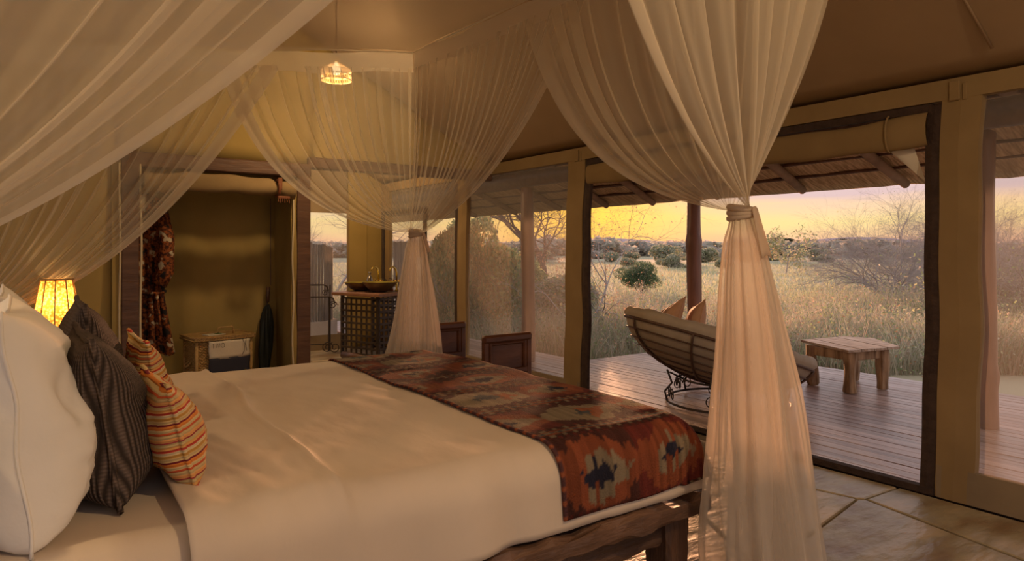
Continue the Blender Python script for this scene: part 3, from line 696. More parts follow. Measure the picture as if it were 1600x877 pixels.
# pillows
def cushion(name, w, h, t, m, loc, rx=0, ry=0, rz=0, seam=None, seed=0, wr=.012, parts=True, pinch=.10, pw=4, **k):
    """w along Y, h along Z, t along X; stands with its seam in the YZ plane"""
    n = 44
    def surf(sgn):
        def fn(u, v):
            a = (u*2-1); b = (v*2-1)
            # soft square outline, corners drawn out
            ya = a*(1-pinch*(1-b*b)*abs(a)); zb = b*(1-pinch*(1-a*a)*abs(b))
            th = max(0, (1-abs(a)**pw)*(1-abs(b)**pw))**.5*(1-.25*(a*a+b*b)*.5)
            th *= 1+.10*noise.noise(Vector((a*1.5, b*1.5, seed)))
            x = sgn*th*t/2 + (wr*noise.noise(Vector((a*3+sgn, b*2.2, seed)))+wr*.45*abs(noise.noise(Vector((a*7+b*5+sgn, b*3-a*3, seed+9)))))*(1-max(abs(a), abs(b))**6)
            sag = -.05*h*(1-b)*.5*th
            return (x*(1.0-.25*b), ya*w/2, zb*h/2+sag)
        return fn
    root = MB(); root.grid(surf(1), n, n); 
    off = len(root.v); root.grid(surf(-1), n, n)
    # flip second side
    nf = (n-1)*(n-1); root.f = root.f[:nf][::1]+[q[::-1] for q in root.f[nf:]]
    o = root.build(name, m, None, True, loc=loc, **k)
    o.rotation_euler = (rx, ry, rz)
    pts = []
    for s in range(4):
        for q in range(24):
            e = -1+2*q/24
            a, b = [(e, -1), (1, e), (-e, 1), (-1, -e)][s]
            pts.append((wr*noise.noise(Vector((a*3, b*2, seed)))*.3, a*(1-pinch*(1-b*b)*abs(a))*w/2, b*(1-pinch*(1-a*a)*abs(b))*h/2))
    MB().tube(pts, .006 if seam is None else seam, 6, closed=True).build('piping', m, o, True)
    return o
zb = BT+.012
cushion('pillow', .66, .50, .25, M['white'], (-.025, 2.00, zb+.235), ry=-.10, seed=1, wr=.035, seam=.004, label='large white pillow nearest the camera at the left edge', cat='pillow', group='white pillows at the bed head')
cushion('pillow', .64, .50, .23, M['white'], (-.05, 2.72, zb+.235), ry=-.14, seed=2, wr=.03, seam=.004, label='white pillow at the far side of the bed in front of the lit lamp', cat='pillow', group='white pillows at the bed head')
cushion('cushion', .46, .41, .24, M['rib'], (.135, 2.06, zb+.195), ry=-.14, rz=.03, seed=3, seam=.008, pw=2.7, label='ribbed charcoal cushion nearest the camera, beside the striped ones', cat='cushion', group='charcoal cushions on the bed')
cushion('cushion', .46, .45, .20, M['rib'], (.15, 2.58, zb+.22), ry=-.10, seed=4, seam=.008, pw=2.7, label='ribbed charcoal cushion behind the nearer charcoal one', cat='cushion', group='charcoal cushions on the bed')
cushion('striped_cushion', .36, .27, .15, M['stripe'], (.295, 2.00, zb+.146), ry=-.24, rz=.04, seed=5, seam=.007, pinch=.13, pw=2.2, label='red and gold striped cushion in front, its lower corner on the duvet', cat='cushion', group='striped cushions on the bed')
cushion('striped_cushion', .42, .32, .13, M['stripe'], (.315, 2.56, zb+.165), ry=-.18, rz=.02, seed=6, seam=.007, pinch=.10, pw=2.4, label='red and gold striped cushion partly hidden behind the front one', cat='cushion', group='striped cushions on the bed')

# ================================================================ MOSQUITO NET
net = empty('mosquito_net', (1.0, 2.6, 0), label='sheer white mosquito net tied back in bunches at the bed corners', cat='mosquito net')
NO = Vector((-1.0, -2.6, 0))
FH = {'ff': (2.05, 4.02, 2.47), 'nf': (2.20, 1.14, 2.50), 'fh': (-.22, 4.02, 2.17), 'nh': (-.32, 1.16, 2.16)}
def curtain(A, C, B, K, ca, cc, cb, seed, tail, ns=640, nt=32, kr=.04, amp=.020, kp=34, mt='net'):
    """A,B free edges on the frame, C frame corner, K knot. ca/cc/cb = (horizontal share, height above knot) of the sweep's control point"""
    A, C, B, K = map(Vector, (A, C, B, K)); l1 = (C-A).length; l2 = (B-C).length
    R = random.Random(seed); fr = [(R.uniform(34, 42), R.uniform(0, 6)), (R.uniform(70, 86), R.uniform(0, 6)), (R.uniform(120, 140), R.uniform(0, 6))]
    sc = l1/(l1+l2)
    def P(s, t):
        s0 = s; ph_ = 2*PI*kp*s+2.6*math.sin(s*11+seed)+1.5*math.sin(s*29+seed*2)
        fa = (1.5+.8*math.sin(s*23+seed)+.7*math.sin(s*57+seed*3))*(1-.25*t)
        s = min(1, max(0, s+fa/(2*PI*kp)*math.sin(ph_)*min(1, min(s, 1-s)*18)))
        T = A.lerp(C, s/sc) if s < sc else C.lerp(B, (s-sc)/(1-sc))
        T = T.copy()
        # round the corner a little
        w = math.exp(-((s-sc)/.09)**2)*.13; T += (K-C).normalized().xy.to_3d()*w
        if s < sc: k = s/sc; c0, c1 = ca, cc
        else: k = (s-sc)/(1-sc); c0, c1 = cc, cb
        kk = (k*k*(3-2*k))
        hx = c0[0]+(c1[0]-c0[0])*kk; hz = c0[1]+(c1[1]-c0[1])*kk
        ang = PI*2*s*.9; Kp = K+Vector((math.cos(ang), math.sin(ang), 0))*kr
        Q = T.lerp(Kp, hx); Q.z = K.z+hz
        p = T*(1-t)**2+Q*2*t*(1-t)+Kp*t*t
        e = min(s, 1-s)
        f = math.sin(fr[0][0]*s*2+fr[0][1]); g = math.sin(fr[1][0]*s*2+fr[1][1]+t*1.0); h = math.sin(fr[2][0]*s*2+fr[2][1])
        am = amp*(.45+1.0*t)*(1-t**3)*min(1, e*12+.15)
        ff = (math.cos(ph_)*.7+.25*f+.18*g)*am
        nrm = (T-K); nrm.z = 0
        # push perpendicular to the frame side
        d = (C-A).normalized() if s < sc else (B-C).normalized()
        pn = Vector((-d.y, d.x, 0)); p = p+pn*ff
        p.z += .006*math.sin(s*90)*(1-t)*0
        return p+NO
    par = [P(i/(ns-1), 0) for i in range(1)]
    def ss(i): return i
    b = MB(); b.grid(lambda u, v: P(u, v), ns, nt); b.build('net_curtain', M[mt], net, True)
    for s0, s1 in ((0, .032), (1, .968)):
        b = MB(); b.grid(lambda u, v: P(s0+(s1-s0)*u, v)+Vector((.002, -.002, 0)), 5, nt); b.build('hem', M['net_hem'], net, True)
    # gathered tail below the knot, two loose shells
    KK = K+NO
    zf, tx, ty, prof = tail
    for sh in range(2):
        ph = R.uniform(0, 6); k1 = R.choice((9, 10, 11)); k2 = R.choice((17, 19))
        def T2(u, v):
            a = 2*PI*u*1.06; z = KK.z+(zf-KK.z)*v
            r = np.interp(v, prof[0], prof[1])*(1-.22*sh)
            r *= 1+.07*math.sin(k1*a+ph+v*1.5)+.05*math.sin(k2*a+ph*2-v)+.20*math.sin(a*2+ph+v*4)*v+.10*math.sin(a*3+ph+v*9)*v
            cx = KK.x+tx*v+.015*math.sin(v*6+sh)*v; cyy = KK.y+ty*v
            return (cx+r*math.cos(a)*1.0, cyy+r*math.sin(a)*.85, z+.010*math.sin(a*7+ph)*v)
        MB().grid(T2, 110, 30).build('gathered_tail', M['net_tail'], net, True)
    # knot band and its loose end
    b = MB()
    for q in range(3): b.tube([(KK.x+(kr+.001)*math.cos(a), KK.y+(kr+.001)*math.sin(a), KK.z+.014-.014*q+.008*math.sin(a+q)) for a in np.linspace(0, 2*PI, 17)[:-1]], .011, 7, closed=True)
    kn = b.build('tie', M['tie'], net, True)
    return KK, kn
def loose_end(KK, kn, dx, dy, L, w0, w1):
    def fn(u, v):
        a = (u-.5)*(w0+(w1-w0)*v); r = .050+.045*v; return (KK.x+dx*r-dy*a, KK.y+dy*r+dx*a, KK.z+.01-L*v+.01*math.sin(u*PI))
    o = MB().grid(fn, 6, 10).build('tie_end', M['tie'], kn, True); md = o.modifiers.new('thickness', 'SOLIDIFY'); md.thickness = .003
def on(a, b, t): return tuple(Vector(FH[a]).lerp(Vector(FH[b]), t))
K_ff = (2.05, 3.98, 1.385); K_nf = (2.035, 1.48, 1.41); K_fh = (-.30, 3.97, .93); K_nh = (-.32, 1.28, 1.20)
bigtail = ([0, .03, .08, .2, .45, .8, 1], [.036, .048, .075, .105, .150, .185, .195])
k, kn = curtain(on('fh', 'ff', .47), FH['ff'], on('nf', 'ff', .44), K_ff, (.20, .02), (.05, .45), (.32, .28), 3, (.02, -.01, .02, ([0, .06, .25, .6, 1], [.034, .062, .105, .165, .18])))
loose_end(k, kn, .60, -.80, .14, .03, .05)
k, kn = curtain(on('ff', 'nf', .40), FH['nf'], on('nh', 'nf', .50), K_nf, (.27, .12), (.06, .55), (.30, .22), 5, (.02, .00, -.12, bigtail), ns=640, amp=.024, kp=20, mt='net_big')
loose_end(k, kn, .10, -.99, .17, .035, .065)
curtain(on('fh', 'ff', .62), FH['fh'], on('nh', 'fh', .45), K_fh, (.50, .14), (.1, .5), (.3, .2), 8, (.02, 0, .02, bigtail), amp=.022, kp=30)
curtain(on('nh', 'nf', .50), FH['nh'], on('fh', 'nh', .45), K_nh, (.60, .15), (.1, .5), (.3, .2), 11, (.02, 0, -.05, bigtail), ns=500, amp=.014, kp=15, mt='net_big')
# roof of the net and its top band
def nroof(u, v):
    a = Vector(FH['nh']).lerp(Vector(FH['nf']), u); b = Vector(FH['fh']).lerp(Vector(FH['ff']), u); p = a.lerp(b, v)
    p.z += .10-.16*math.sin(PI*u)*math.sin(PI*v)*.6+.02*math.sin(u*9+v*6); return p+NO
MB().grid(nroof, 40, 40).build('net_roof', M['net_thin'], net, True)
for a, b in (('fh', 'ff'), ('ff', 'nf'), ('nf', 'nh'), ('nh', 'fh')):
    d = (Vector(FH[b])-Vector(FH[a])).normalized(); pn = Vector((-d.y, d.x, 0))
    def bandf(u, v):
        p = Vector(FH[a]).lerp(Vector(FH[b]), u); p.z += -.02+.125*v-.02*math.sin(PI*u)+.008*math.sin(u*23); return p+pn*(.008*math.sin(u*37+v*2))+NO
    MB().grid(bandf, 60, 5).build('top_band', M['net_hem'], net, True)
b = MB()
for a, c in (('fh', 'ff'), ('ff', 'nf'), ('nf', 'nh'), ('nh', 'fh')):
    b.tube([Vector(FH[a])+NO+Vector((0, 0, .105)), Vector(FH[c])+NO+Vector((0, 0, .105))], .006, 6)
b.build('frame_rod', M['net_hem'], net, True)
for kx in FH:
    p = Vector(FH[kx]); zt = rz(p.x)
    MB().tube([p+NO+Vector((0, 0, .10)), Vector((p.x, p.y, zt+.03))+NO], .003, 5).build('hanging_cord', M['piping'], net)

# ================================================================ LAMPS
def pendant(x, y, z, w, lab):
    o = empty('pendant_lamp', (x, y, z-.10), label=lab, cat='lamp', group='woven pendant lamps')
    R, h = .112, .075
    b = MB()
    for k in range(36):
        for s in (-1, 1):
            a0 = 2*PI*k/36; b.tube([(R*math.cos(a0+s*t*.35), R*math.sin(a0+s*t*.35), h*t) for t in (0, .5, 1)], .0016, 4)
    for zz in (0, h*.5, h): b.tube([(R*math.cos(a), R*math.sin(a), zz) for a in np.linspace(0, 2*PI, 33)[:-1]], .0035, 5, closed=True)
    b.build('woven_shade', M['shade_cane'], o)
    b = MB()
    for k in range(24):
        for s in (-1, 1): b.tube([(R*(1-t*.75)*math.cos(2*PI*k/24+s*t*.6), R*(1-t*.75)*math.sin(2*PI*k/24+s*t*.6), h+.055*t) for t in np.linspace(0, 1, 5)], .0014, 4)
    b.build('woven_cap', M['shade_cane'], o)
    MB().lathe([(.0, .04), (.02, .045), (.032, .07), (.032, .09), (.018, .115), (.012, .14)], n=16).build('bulb', M['bulb'], o, True)
    MB().lathe([(.0, .17), (.022, .17), (.022, .14), (.012, .135)], n=14).build('lamp_holder', M['brass'], o, True)
    MB().tube([(0, 0, .17), (0, 0, rz(x)-z+.10-.01)], .004, 6).build('cord', M['darkwood'], o)
    MB().lathe([(0, 0), (.05, 0), (.045, -.03), (0, -.035)], (0, 0, rz(x)-z+.10), n=18).build('ceiling_rose', M['canvas_l'], o, True)
    lamp_light('pendant_light', x, y, z-.075, w, .05)
pendant(*LAMPS['pendant'], 'lit woven pendant lamp hanging from the ceiling behind the net')
pendant(*LAMPS['fill_pendant_behind'], 'added unseen woven pendant lamp near the tent entrance, lit as fill')  # out of view, added to brighten the room from behind the camera
pendant(*LAMPS['fill_pendant_left'], 'added unseen woven pendant lamp left of the bed, lit as fill')  # second unseen pendant, added as fill from the bed's left
lx, ly, lz, lw = LAMPS['bath']
o = empty('wall_light', (lx, ly, lz-.06), label='small lit brass downlight under the bathroom ceiling', cat='lamp')
MB().lathe([(0, 0), (.03, .0), (.035, .03), (.035, .17)], n=14).build('housing', M['brass'], o, True)
lamp_light('bath_light', lx, ly, lz-.14, lw, .06)

st = empty('bedside_table', (.08, 4.02, 0), label='small dark wooden bedside table on the far side of the bed', cat='table')
MB().box((0, 0, .60), (.46, .44, .035), bev=.008).build('table_top', M['darkwood'], st)
MB().box((0, 0, .50), (.40, .38, .16), bev=.006).build('drawer_box', M['darkwood'], st)
for sx in (-1, 1):
    for sy in (-1, 1): MB().box((sx*.18, sy*.17, .29), (.045, .045, .58), bev=.004).build('leg', M['darkwood'], st)
lamp = empty('table_lamp', (.10, 3.98, .62), label='lit table lamp with a beaded amber shade behind the white pillows', cat='lamp')
MB().lathe([(0, 0), (.075, 0), (.07, .015), (.02, .03), (.018, .07), (.04, .11), (.03, .16), (.012, .20), (.010, .25)], n=24).build('lamp_base', M['darkwood'], lamp, True)
sh = MB().lathe([(.125, .17), (.118, .20), (.092, .36), (.066, .515)], n=36).build('lamp_shade', M['shade'], lamp, True)
b = MB()
for k in range(10):
    a = 2*PI*k/10+.2; b.tube([(.127*math.cos(a), .127*math.sin(a), .17), (.094*math.cos(a), .094*math.sin(a), .36), (.068*math.cos(a), .068*math.sin(a), .515)], .003, 5)
for r, z in ((.127, .17), (.068, .515)): b.tube([(r*math.cos(a), r*math.sin(a), z) for a in np.linspace(0, 2*PI, 33)[:-1]], .005, 6, closed=True)
b.build('shade_rib', M['wicker'], sh, True)
MB().lathe([(0, .25), (.018, .26), (.028, .30), (.02, .335), (0, .345)], n=14).build('bulb', M['bulb'], lamp, True)
lamp_light('bedside_light', .10, 3.98, .62+.40, LAMPS['bedside'][3], .03, (1, .62, .25))

# ================================================================ CLOSET THINGS
def robe(u, v):
    z = 1.72-1.28*v; a = (u-.5)*2
    w = np.interp(v, [0, .06, .3, .55, .60, .66, 1], [.05, .15, .17, .135, .115, .12, .20])
    f = math.sin(u*31+v*1.2)*.5+math.sin(u*17+2)*.5
    x = a*w*.8+.03*v; y = .02*f*(.4+v)+.05*(a*a-.5)*-1
    return (x, y, z-1.72+.01*math.sin(u*20)*v)
rb = empty('patterned_robe', (.74, 6.02, 1.72), label='rust and black patterned robe hanging at the left of the closet', cat='robe')
o = MB().grid(robe, 60, 60).build('robe_body', M['robe'], rb, True); md = o.modifiers.new('thickness', 'SOLIDIFY'); md.thickness = .012
b = MB(); b.tube([(.10, -.05, -.14), (.135, -.06, -.35), (.125, -.06, -.62), (.08, -.05, -.72)], [.045, .055, .06, .055], 12); b.build('sleeve', M['robe'], rb, True)
b = MB(); b.tube([(-.11, -.05, -.14), (-.13, -.06, -.4), (-.11, -.06, -.68)], [.045, .055, .055], 12); b.build('sleeve', M['robe'], rb, True)
b = MB(); b.tube([(.11*math.cos(a)+.02, .05*math.sin(a)-.02, -.77+.01*math.sin(a)) for a in np.linspace(0, 2*PI, 25)[:-1]], .010, 8, closed=True); b.tube([(.06, -.07, -.78), (.075, -.08, -.95), (.09, -.07, -1.12)], [.012, .010, .012], 8); b.build('belt', M['robe'], rb, True)
MB().tube([(0, 0, 0), (0, .01, .05), (.0, .03, .075)], .003, 6).build('hook', M['iron'], rb)

hm = empty('wicker_hamper', (1.27, 6.04, 0), math.radians(9), label='honey wicker laundry hamper with a loop-handled lid inside the closet', cat='hamper')
HW, HD, HH = .44, .27, .545
def weave(b, x0, x1, y, z0, z1, flip=False):
    nx = int((x1-x0)/.028); nz = int((z1-z0)/.013)
    for j in range(nz):
        z = z0+(j+.5)*(z1-z0)/nz; pts = []
        for i in range(nx*2+1):
            x = x0+(x1-x0)*i/(nx*2); d = .004*(1 if (i//1+j) % 2 else -1)
            pts.append((x, y+d, z) if not flip else (y+d, x, z))
        b.tube(pts, .0062, 4, cap=False)
b = MB(); weave(b, -HW/2, HW/2, -HD/2, .01, HH); weave(b, -HW/2, HW/2, HD/2, .01, HH)
weave(b, -HD/2, HD/2, -HW/2, .01, HH, True); weave(b, -HD/2, HD/2, HW/2, .01, HH, True); b.build('woven_body', M['wicker'], hm)
for sx in (-1, 1):
    for sy in (-1, 1): MB().tube([(sx*HW/2, sy*HD/2, 0), (sx*HW/2, sy*HD/2, HH)], .014, 8).build('corner_post', M['wicker'], hm, True)
lid = MB().box((0, 0, HH+.014), (HW+.05, HD+.05, .024), bev=.008).build('lid', M['wicker'], hm)
b = MB()
for k in range(40): b.tube([(-(HW+.05)/2+.006+k*(HW+.04)/39, -(HD+.055)/2, HH+.003), (-(HW+.05)/2+.006+k*(HW+.04)/39+.004, -(HD+.055)/2, HH+.027)], .005, 5)
for zz in (HH+.003, HH+.027): b.tube([(-(HW+.055)/2, -(HD+.055)/2, zz), ((HW+.055)/2, -(HD+.055)/2, zz), ((HW+.055)/2, (HD+.055)/2, zz), (-(HW+.055)/2, (HD+.055)/2, zz)], .006, 6, closed=True)
b.build('lid_rim', M['wicker'], lid, True)
MB().tube([(-.0, 0, HH+.026), (0, 0, HH+.075), (.01, 0, HH+.083), (.115, 0, HH+.083), (.125, 0, HH+.075), (.125, 0, HH+.026)], .006, 8).build('lid_handle', M['wicker'], lid, True)
MB().tube([(-HW/2-.012, -.05, .37), (-HW/2-.045, -.05, .34), (-HW/2-.05, -.02, .33), (-HW/2-.045, .01, .34), (-HW/2-.012, .01, .37)], .007, 8).build('side_handle', M['wicker'], hm, True)
MB().tube([(HW/2+.012, -.05, .37), (HW/2+.03, -.05, .34), (HW/2+.03, .01, .34), (HW/2+.012, .01, .37)], .007, 8).build('side_handle', M['wicker'], hm, True)

bag = empty('laundry_bag', (1.27, 6.04, .2), math.radians(9), label='cream and charcoal cloth bag lettered TWO hanging on the wicker hamper', cat='bag')
yb = -HD/2-.030
def bagf(z0, z1, m, nm, t=.018):
    def fn(u, v): 
        a = 2*PI*u; x = .045+.135*math.cos(a) if False else 0
        return None
    b = MB(); n = 16; v = []; f = []
    for i in range(n+1):
        for j in range(9):
            x = -.135+.335*i/n; z = z0+(z1-z0)*j/8; e = min(i, n-i)/n*2
            v.append((x+.003*math.sin(z*40), yb-t*min(1, e*3)**.5*.6+.002*math.sin(x*40+z*20), z-.012*math.sin(PI*i/n)*(1 if j == 0 else 0)-x*.0))
    for i in range(n):
        for j in range(8): f.append((i*9+j, (i+1)*9+j, (i+1)*9+j+1, i*9+j+1))
    o = MB().add(v, f).build(nm, M[m], bag, True); md = o.modifiers.new('thickness', 'SOLIDIFY'); md.thickness = .014; md.offset = -1; return o
up = bagf(.20, .335, 'bag_cream', 'upper_cloth'); lo = bagf(.03, .20, 'bag_navy', 'lower_cloth')
def strokes(name, segs, parent, x0, z0, s, y, m, r=.0016):
    b = MB()
    for pts in segs: b.tube([(x0+p[0]*s, y, z0+p[1]*s) for p in pts], r, 4)
    return b.build(name, m, parent)
circ = [(2.40+.42*math.cos(a), .5+.5*math.sin(a)) for a in np.linspace(0, 2*PI, 21)]
strokes('lettering', [[(0, 1), (.66, 1)], [(.33, 1), (.33, 0)], [(.86, 1), (1.09, 0), (1.31, .9), (1.53, 0), (1.77, 1)], circ], up, -.118, .284, .036, yb-.0185, M['ink'])
strokes('emblem', [[(.5+.5*math.cos(a), .5+.5*math.sin(a)) for a in np.linspace(-2.2, 2.2, 14)], [(0, .2), (.5, .5)]], lo, .145, .07, .014, yb-.019, M['brass'], .0018)
MB().tube([(.13, yb-.014, .345), (.15, yb-.02, .29), (.14, yb-.022, .235), (.125, yb-.02, .21)], .002, 5).build('drawstring', M['ink'], bag)
MB().tube([(.165, yb-.008, .36), (.155, yb-.018, .30), (.165, yb-.02, .24)], .002, 5).build('drawstring', M['ink'], bag)
MB().tube([(-.13, yb+.005, .335), (-.13, yb+.008, .345), (.18, yb+.008, .345), (.18, yb+.005, .335)], .006, 6).build('bag_hem', M['bag_cream'], bag)
bk = MB().box((0, 0, .003), (.15, .10, .006), bev=.001).build('booklet', M['paper'], None, label='pale booklet with a green print lying on the hamper lid', cat='booklet'); bk.location = (1.235, 6.02, HH+.027); bk.rotation_euler = (0, 0, .3)
MB().prism([(.01, -.03), (.06, -.02), (.065, .02), (.03, .035), (.0, .01)], .006, .0072).build('green_print', M['leaf_flat'], bk)

um = empty('umbrella', (1.70, 6.28, 0), label='dark green furled umbrella standing in the closet corner', cat='umbrella')
def umb(u, v):
    a = 2*PI*u; z = .06+.72*v; r = np.interp(v, [0, .1, .45, .8, .93, 1], [.012, .035, .055, .048, .035, .012])*(1+.22*math.sin(a*5+v*6)+.1*math.sin(a*9))
    return (r*math.cos(a)+.05*v, r*math.sin(a)+.03*v, z)
MB().grid(umb, 40, 20).build('furled_canopy', M['umbrella'], um, True)
MB().tube([(0, 0, .005), (.05, .03, .90)], .006, 8).build('shaft', M['iron'], um)
MB().tube([(.047, .028, .80), (.055, .033, .94)], [.016, .018], 10).build('handle', M['darkwood'], um, True)

# ================================================================ BATHROOM THINGS
van = empty('vanity_table', (3.39, 7.65, 0), math.radians(24), label='lattice-sided dark vanity with a reddish wooden counter in the bathroom', cat='vanity')
VW, VD, VH = .56, .60, .735           # x, y
MB().box((-.02, 0, VH+.02), (VW+.10, VD+.16, .04), bev=.006).build('counter', M['vanity'], van)
for sx in (-1, 1):
    for sy in (-1, 1): MB().box((sx*(VW/2-.02), sy*(VD/2-.02), VH/2), (.035, .035, VH), bev=.003).build('leg', M['lattice'], van)
def lattice(axis, pos, a0, a1, z0, z1, nm):
    fr = empty(nm, (0, 0, 0)); fr.parent = van
    na = 7; nz = 9
    for i in range(na+1):
        a = a0+(a1-a0)*i/na; c = (pos, a, (z0+z1)/2) if axis == 'x' else (a, pos, (z0+z1)/2); d = (.008, .024, z1-z0) if axis == 'x' else (.024, .008, z1-z0)
        MB().box(c, d).build('slat', M['lattice'], fr)
    for j in range(nz+1):
        z = z0+(z1-z0)*j/nz; c = (pos-.006, (a0+a1)/2, z) if axis == 'x' else ((a0+a1)/2, pos-.006, z); d = (.008, a1-a0, .024) if axis == 'x' else (a1-a0, .008, .024)
        MB().box(c, d).build('slat', M['lattice'], fr)
lattice('x', -VW/2, -VD/2+.02, VD/2-.02, .05, VH-.03, 'lattice_panel')
lattice('y', -VD/2, -VW/2+.02, VW/2-.02, .05, VH-.03, 'lattice_panel')
lattice('x', VW/2, -VD/2+.02, VD/2-.02, .05, VH-.03, 'lattice_panel')
def basin(x, y, r, h, lab):
    z = VH+.04
    o = empty('wash_basin', (x, y, z), label=lab, cat='basin', group='basins on the vanity')
    MB().lathe([(0, .0), (r*.35, 0), (r*.62, h*.28), (r*.88, h*.72), (r, h), (r*1.02, h+.006)], n=36).build('bowl_outside', M['basin'], o, True)
    MB().lathe([(0, .014), (r*.33, .016), (r*.58, h*.32), (r*.84, h*.75), (r*.95, h), (r*1.02, h+.006)], n=36).build('bowl_inside', M['basin_in'], o, True)
basin(3.37, 7.47, .205, .115, 'round olive brass basin nearer the camera on the vanity counter')
basin(3.28, 7.82, .20, .10, 'round olive brass basin farther left on the vanity counter')
def faucet(x, y, rz_, lab):
    o = empty('faucet', (x, y, VH+.04), rz_, label=lab, cat='faucet', group='brass faucets')
    MB().lathe([(0, 0), (.03, 0), (.03, .01), (.014, .02), (.013, .12)], n=14).build('stem', M['brass'], o, True)
    MB().tube([(0, 0, .10), (0, 0, .22), (-.02, 0, .27), (-.06, 0, .295), (-.10, 0, .28), (-.12, 0, .25)], .011, 10).build('spout', M['brass'], o, True)
    b = MB()
    for s in (-1, 1):
        b.tube([(0, 0, .12), (0, s*.05, .12)], .009, 8)
        for k in range(4): a = PI/2*k+.3; b.tube([(0, s*.055, .12), (.03*math.cos(a), s*.055, .12+.03*math.sin(a))], .006, 6)
    b.build('cross_handle', M['brass'], o, True)
faucet(3.50, 7.80, math.radians(20), 'brass swan-neck faucet behind the left basin')
faucet(3.63, 7.56, math.radians(20), 'brass swan-neck faucet beside the amber soap bottles')
fl1 = MB().lathe([(0, 0), (.034, 0), (.036, .02), (.036, .13), (.024, .165), (.014, .18), (.014, .20), (.018, .205), (.018, .225), (0, .232)], n=20).build('steel_flask', M['steel'], None, True, label='tall dark metal flask standing behind the left basin', cat='bottle'); fl1.location = (3.44, 7.93, VH+.04)
cp = MB().lathe([(0, 0), (.04, 0), (.045, .10), (.040, .10), (.036, .01), (0, .01)], n=20).build('tumbler', M['basin_in'], None, True, label='olive tumbler between the flask and the left faucet', cat='cup'); cp.location = (3.52, 7.93, VH+.04)
for i, (x, y, hh, lab) in enumerate([(3.56, 7.71, .10, 'shorter amber soap bottle beside the right faucet'), (3.60, 7.65, .12, 'taller amber soap bottle beside the right faucet')]):
    o = empty('soap_bottle', (x, y, VH+.04), label=lab, cat='bottle', group='amber soap bottles')
    MB().lathe([(0, 0), (.027, 0), (.027, hh*.8), (.012, hh), (.012, hh+.01)], n=16).build('bottle', M['amber'], o, True)
    b = MB(); b.tube([(0, 0, hh), (0, 0, hh+.035)], .005, 6); b.tube([(0, 0, hh+.035), (-.03, 0, hh+.032)], .005, 6); b.build('pump', M['iron'], o)
    MB().lathe([(.0278, hh*.25), (.0278, hh*.6)], n=16).build('paper_label', M['paper'], o, True)
# open mirror frame beside the basins; an added fence outside imitates its reflection
mw = empty('window_6', (XW-.04, 7.75, 0), kind='structure')
for yy in (-.58, .58): MB().box((0, yy, 1.30), (.04, .045, .95), bev=.005).build('frame_bar', M['lattice'], mw)
for zz in (.84, 1.76): MB().box((0, 0, zz), (.04, 1.2, .045), bev=.005).build('frame_bar', M['lattice'], mw)

ts = empty('towel_stand', (2.86, 8.12, 0), math.radians(-25), label='scrolled black iron towel stand by the bathroom window', cat='towel stand')
def scroll(cx, cz, r, turns=1.6, n=26, s=1, y=0, a0=0):
    return [(cx+s*r*(1-.75*t)*math.cos(a0+turns*2*PI*t), y, cz+r*(1-.75*t)*math.sin(a0+turns*2*PI*t)) for t in np.linspace(0, 1, n)]
b = MB()
b.tube([(.12, 0, .04), (.12, 0, .70)], .008, 6); b.tube([(-.30, 0, .04), (-.30, 0, .84)], .008, 6); b.tube([(.12, .16, .04), (.12, .16, .84)], .008, 6) ; b.build('upright', M['iron'], ts)
MB().tube([(-.30, 0, .70), (.12, 0, .70), (.17, 0, .68), (.19, 0, .62)], .009, 6).build('rail', M['iron'], ts)
MB().tube([(-.30, .16, .84), (.04, .16, .84), (.08, .16, .82), (.10, .16, .76)], .009, 6).build('rail', M['iron'], ts)
MB().tube([(-.30, 0, .12), (.16, 0, .12)], .006, 6).build('rail', M['iron'], ts)
for sc_ in (scroll(.165, .60, .05), scroll(.06, .74, .04, y=.16), scroll(.10, .08, .07), scroll(.19, .08, .07, a0=2), scroll(-.24, .08, .07)): MB().tube(sc_, .006, 5).build('scroll', M['iron'], ts, True)
lg = MB().tube([(2.97, 7.60, .05), (3.00, 7.40, .052), (3.05, 7.12, .05)], [.042, .045, .042], 12).build('log_footrest', M['darkwood'], None, True, label='short dark log lying on the floor before the vanity', cat='log')

# fences outside the bathroom
def reed_fence(pts, z0, ztop, lab, r=.022):
    o = empty('pole_fence', (pts[0][0], pts[0][1], -.3), label=lab, cat='fence', group='reed pole fences outside')
    P = [Vector((p[0], p[1], 0)) for p in pts]; L = [0]
    for i in range(1, len(P)): L.append(L[-1]+(P[i]-P[i-1]).length)
    tot = L[-1]; n = int(tot/(r*2.02)); R = random.Random(len(lab))
    for k in range(n+1):
        s = tot*k/n; i = max(j for j in range(len(L)) if L[j] <= s+1e-9); i = min(i, len(P)-2)
        p = P[i].lerp(P[i+1], (s-L[i])/(L[i+1]-L[i])); zt = ztop(k/n)+R.uniform(-.02, .02)
        q = MB().tube([(0, 0, z0), (R.uniform(-.008, .008), R.uniform(-.008, .008), (z0+zt)/2), (0, 0, zt)], r*R.uniform(.85, 1.05), 6).build('fence_pole', M['reed'], o, True)
        q.location = (p.x-pts[0][0], p.y-pts[0][1], .3)
    pl = MB(); pp = []
    for i in range(len(P)):
        pp.append((P[i].x-pts[0][0], P[i].y-pts[0][1]))
    for i in range(len(pp)-1):
        a, c = Vector(pp[i]), Vector(pp[i+1]); d = (c-a); m_ = (a+c)/2
        pl.box((m_.x, m_.y, (z0+.3)/2), (d.length+.04, .16, z0+.3), math.atan2(d.y, d.x))
    pl.build('plinth', M['plaster'], o)
arc = [(2.2, 10.2), (2.8, 10.05), (3.25, 9.95), (3.6, 9.98), (3.78, 10.15), (3.82, 10.5)]
reed_fence(arc, .20, lambda t: 1.40-.16*max(0, t-.55)*2.2, 'grey pole fence on a pale plinth outside the left bathroom window')
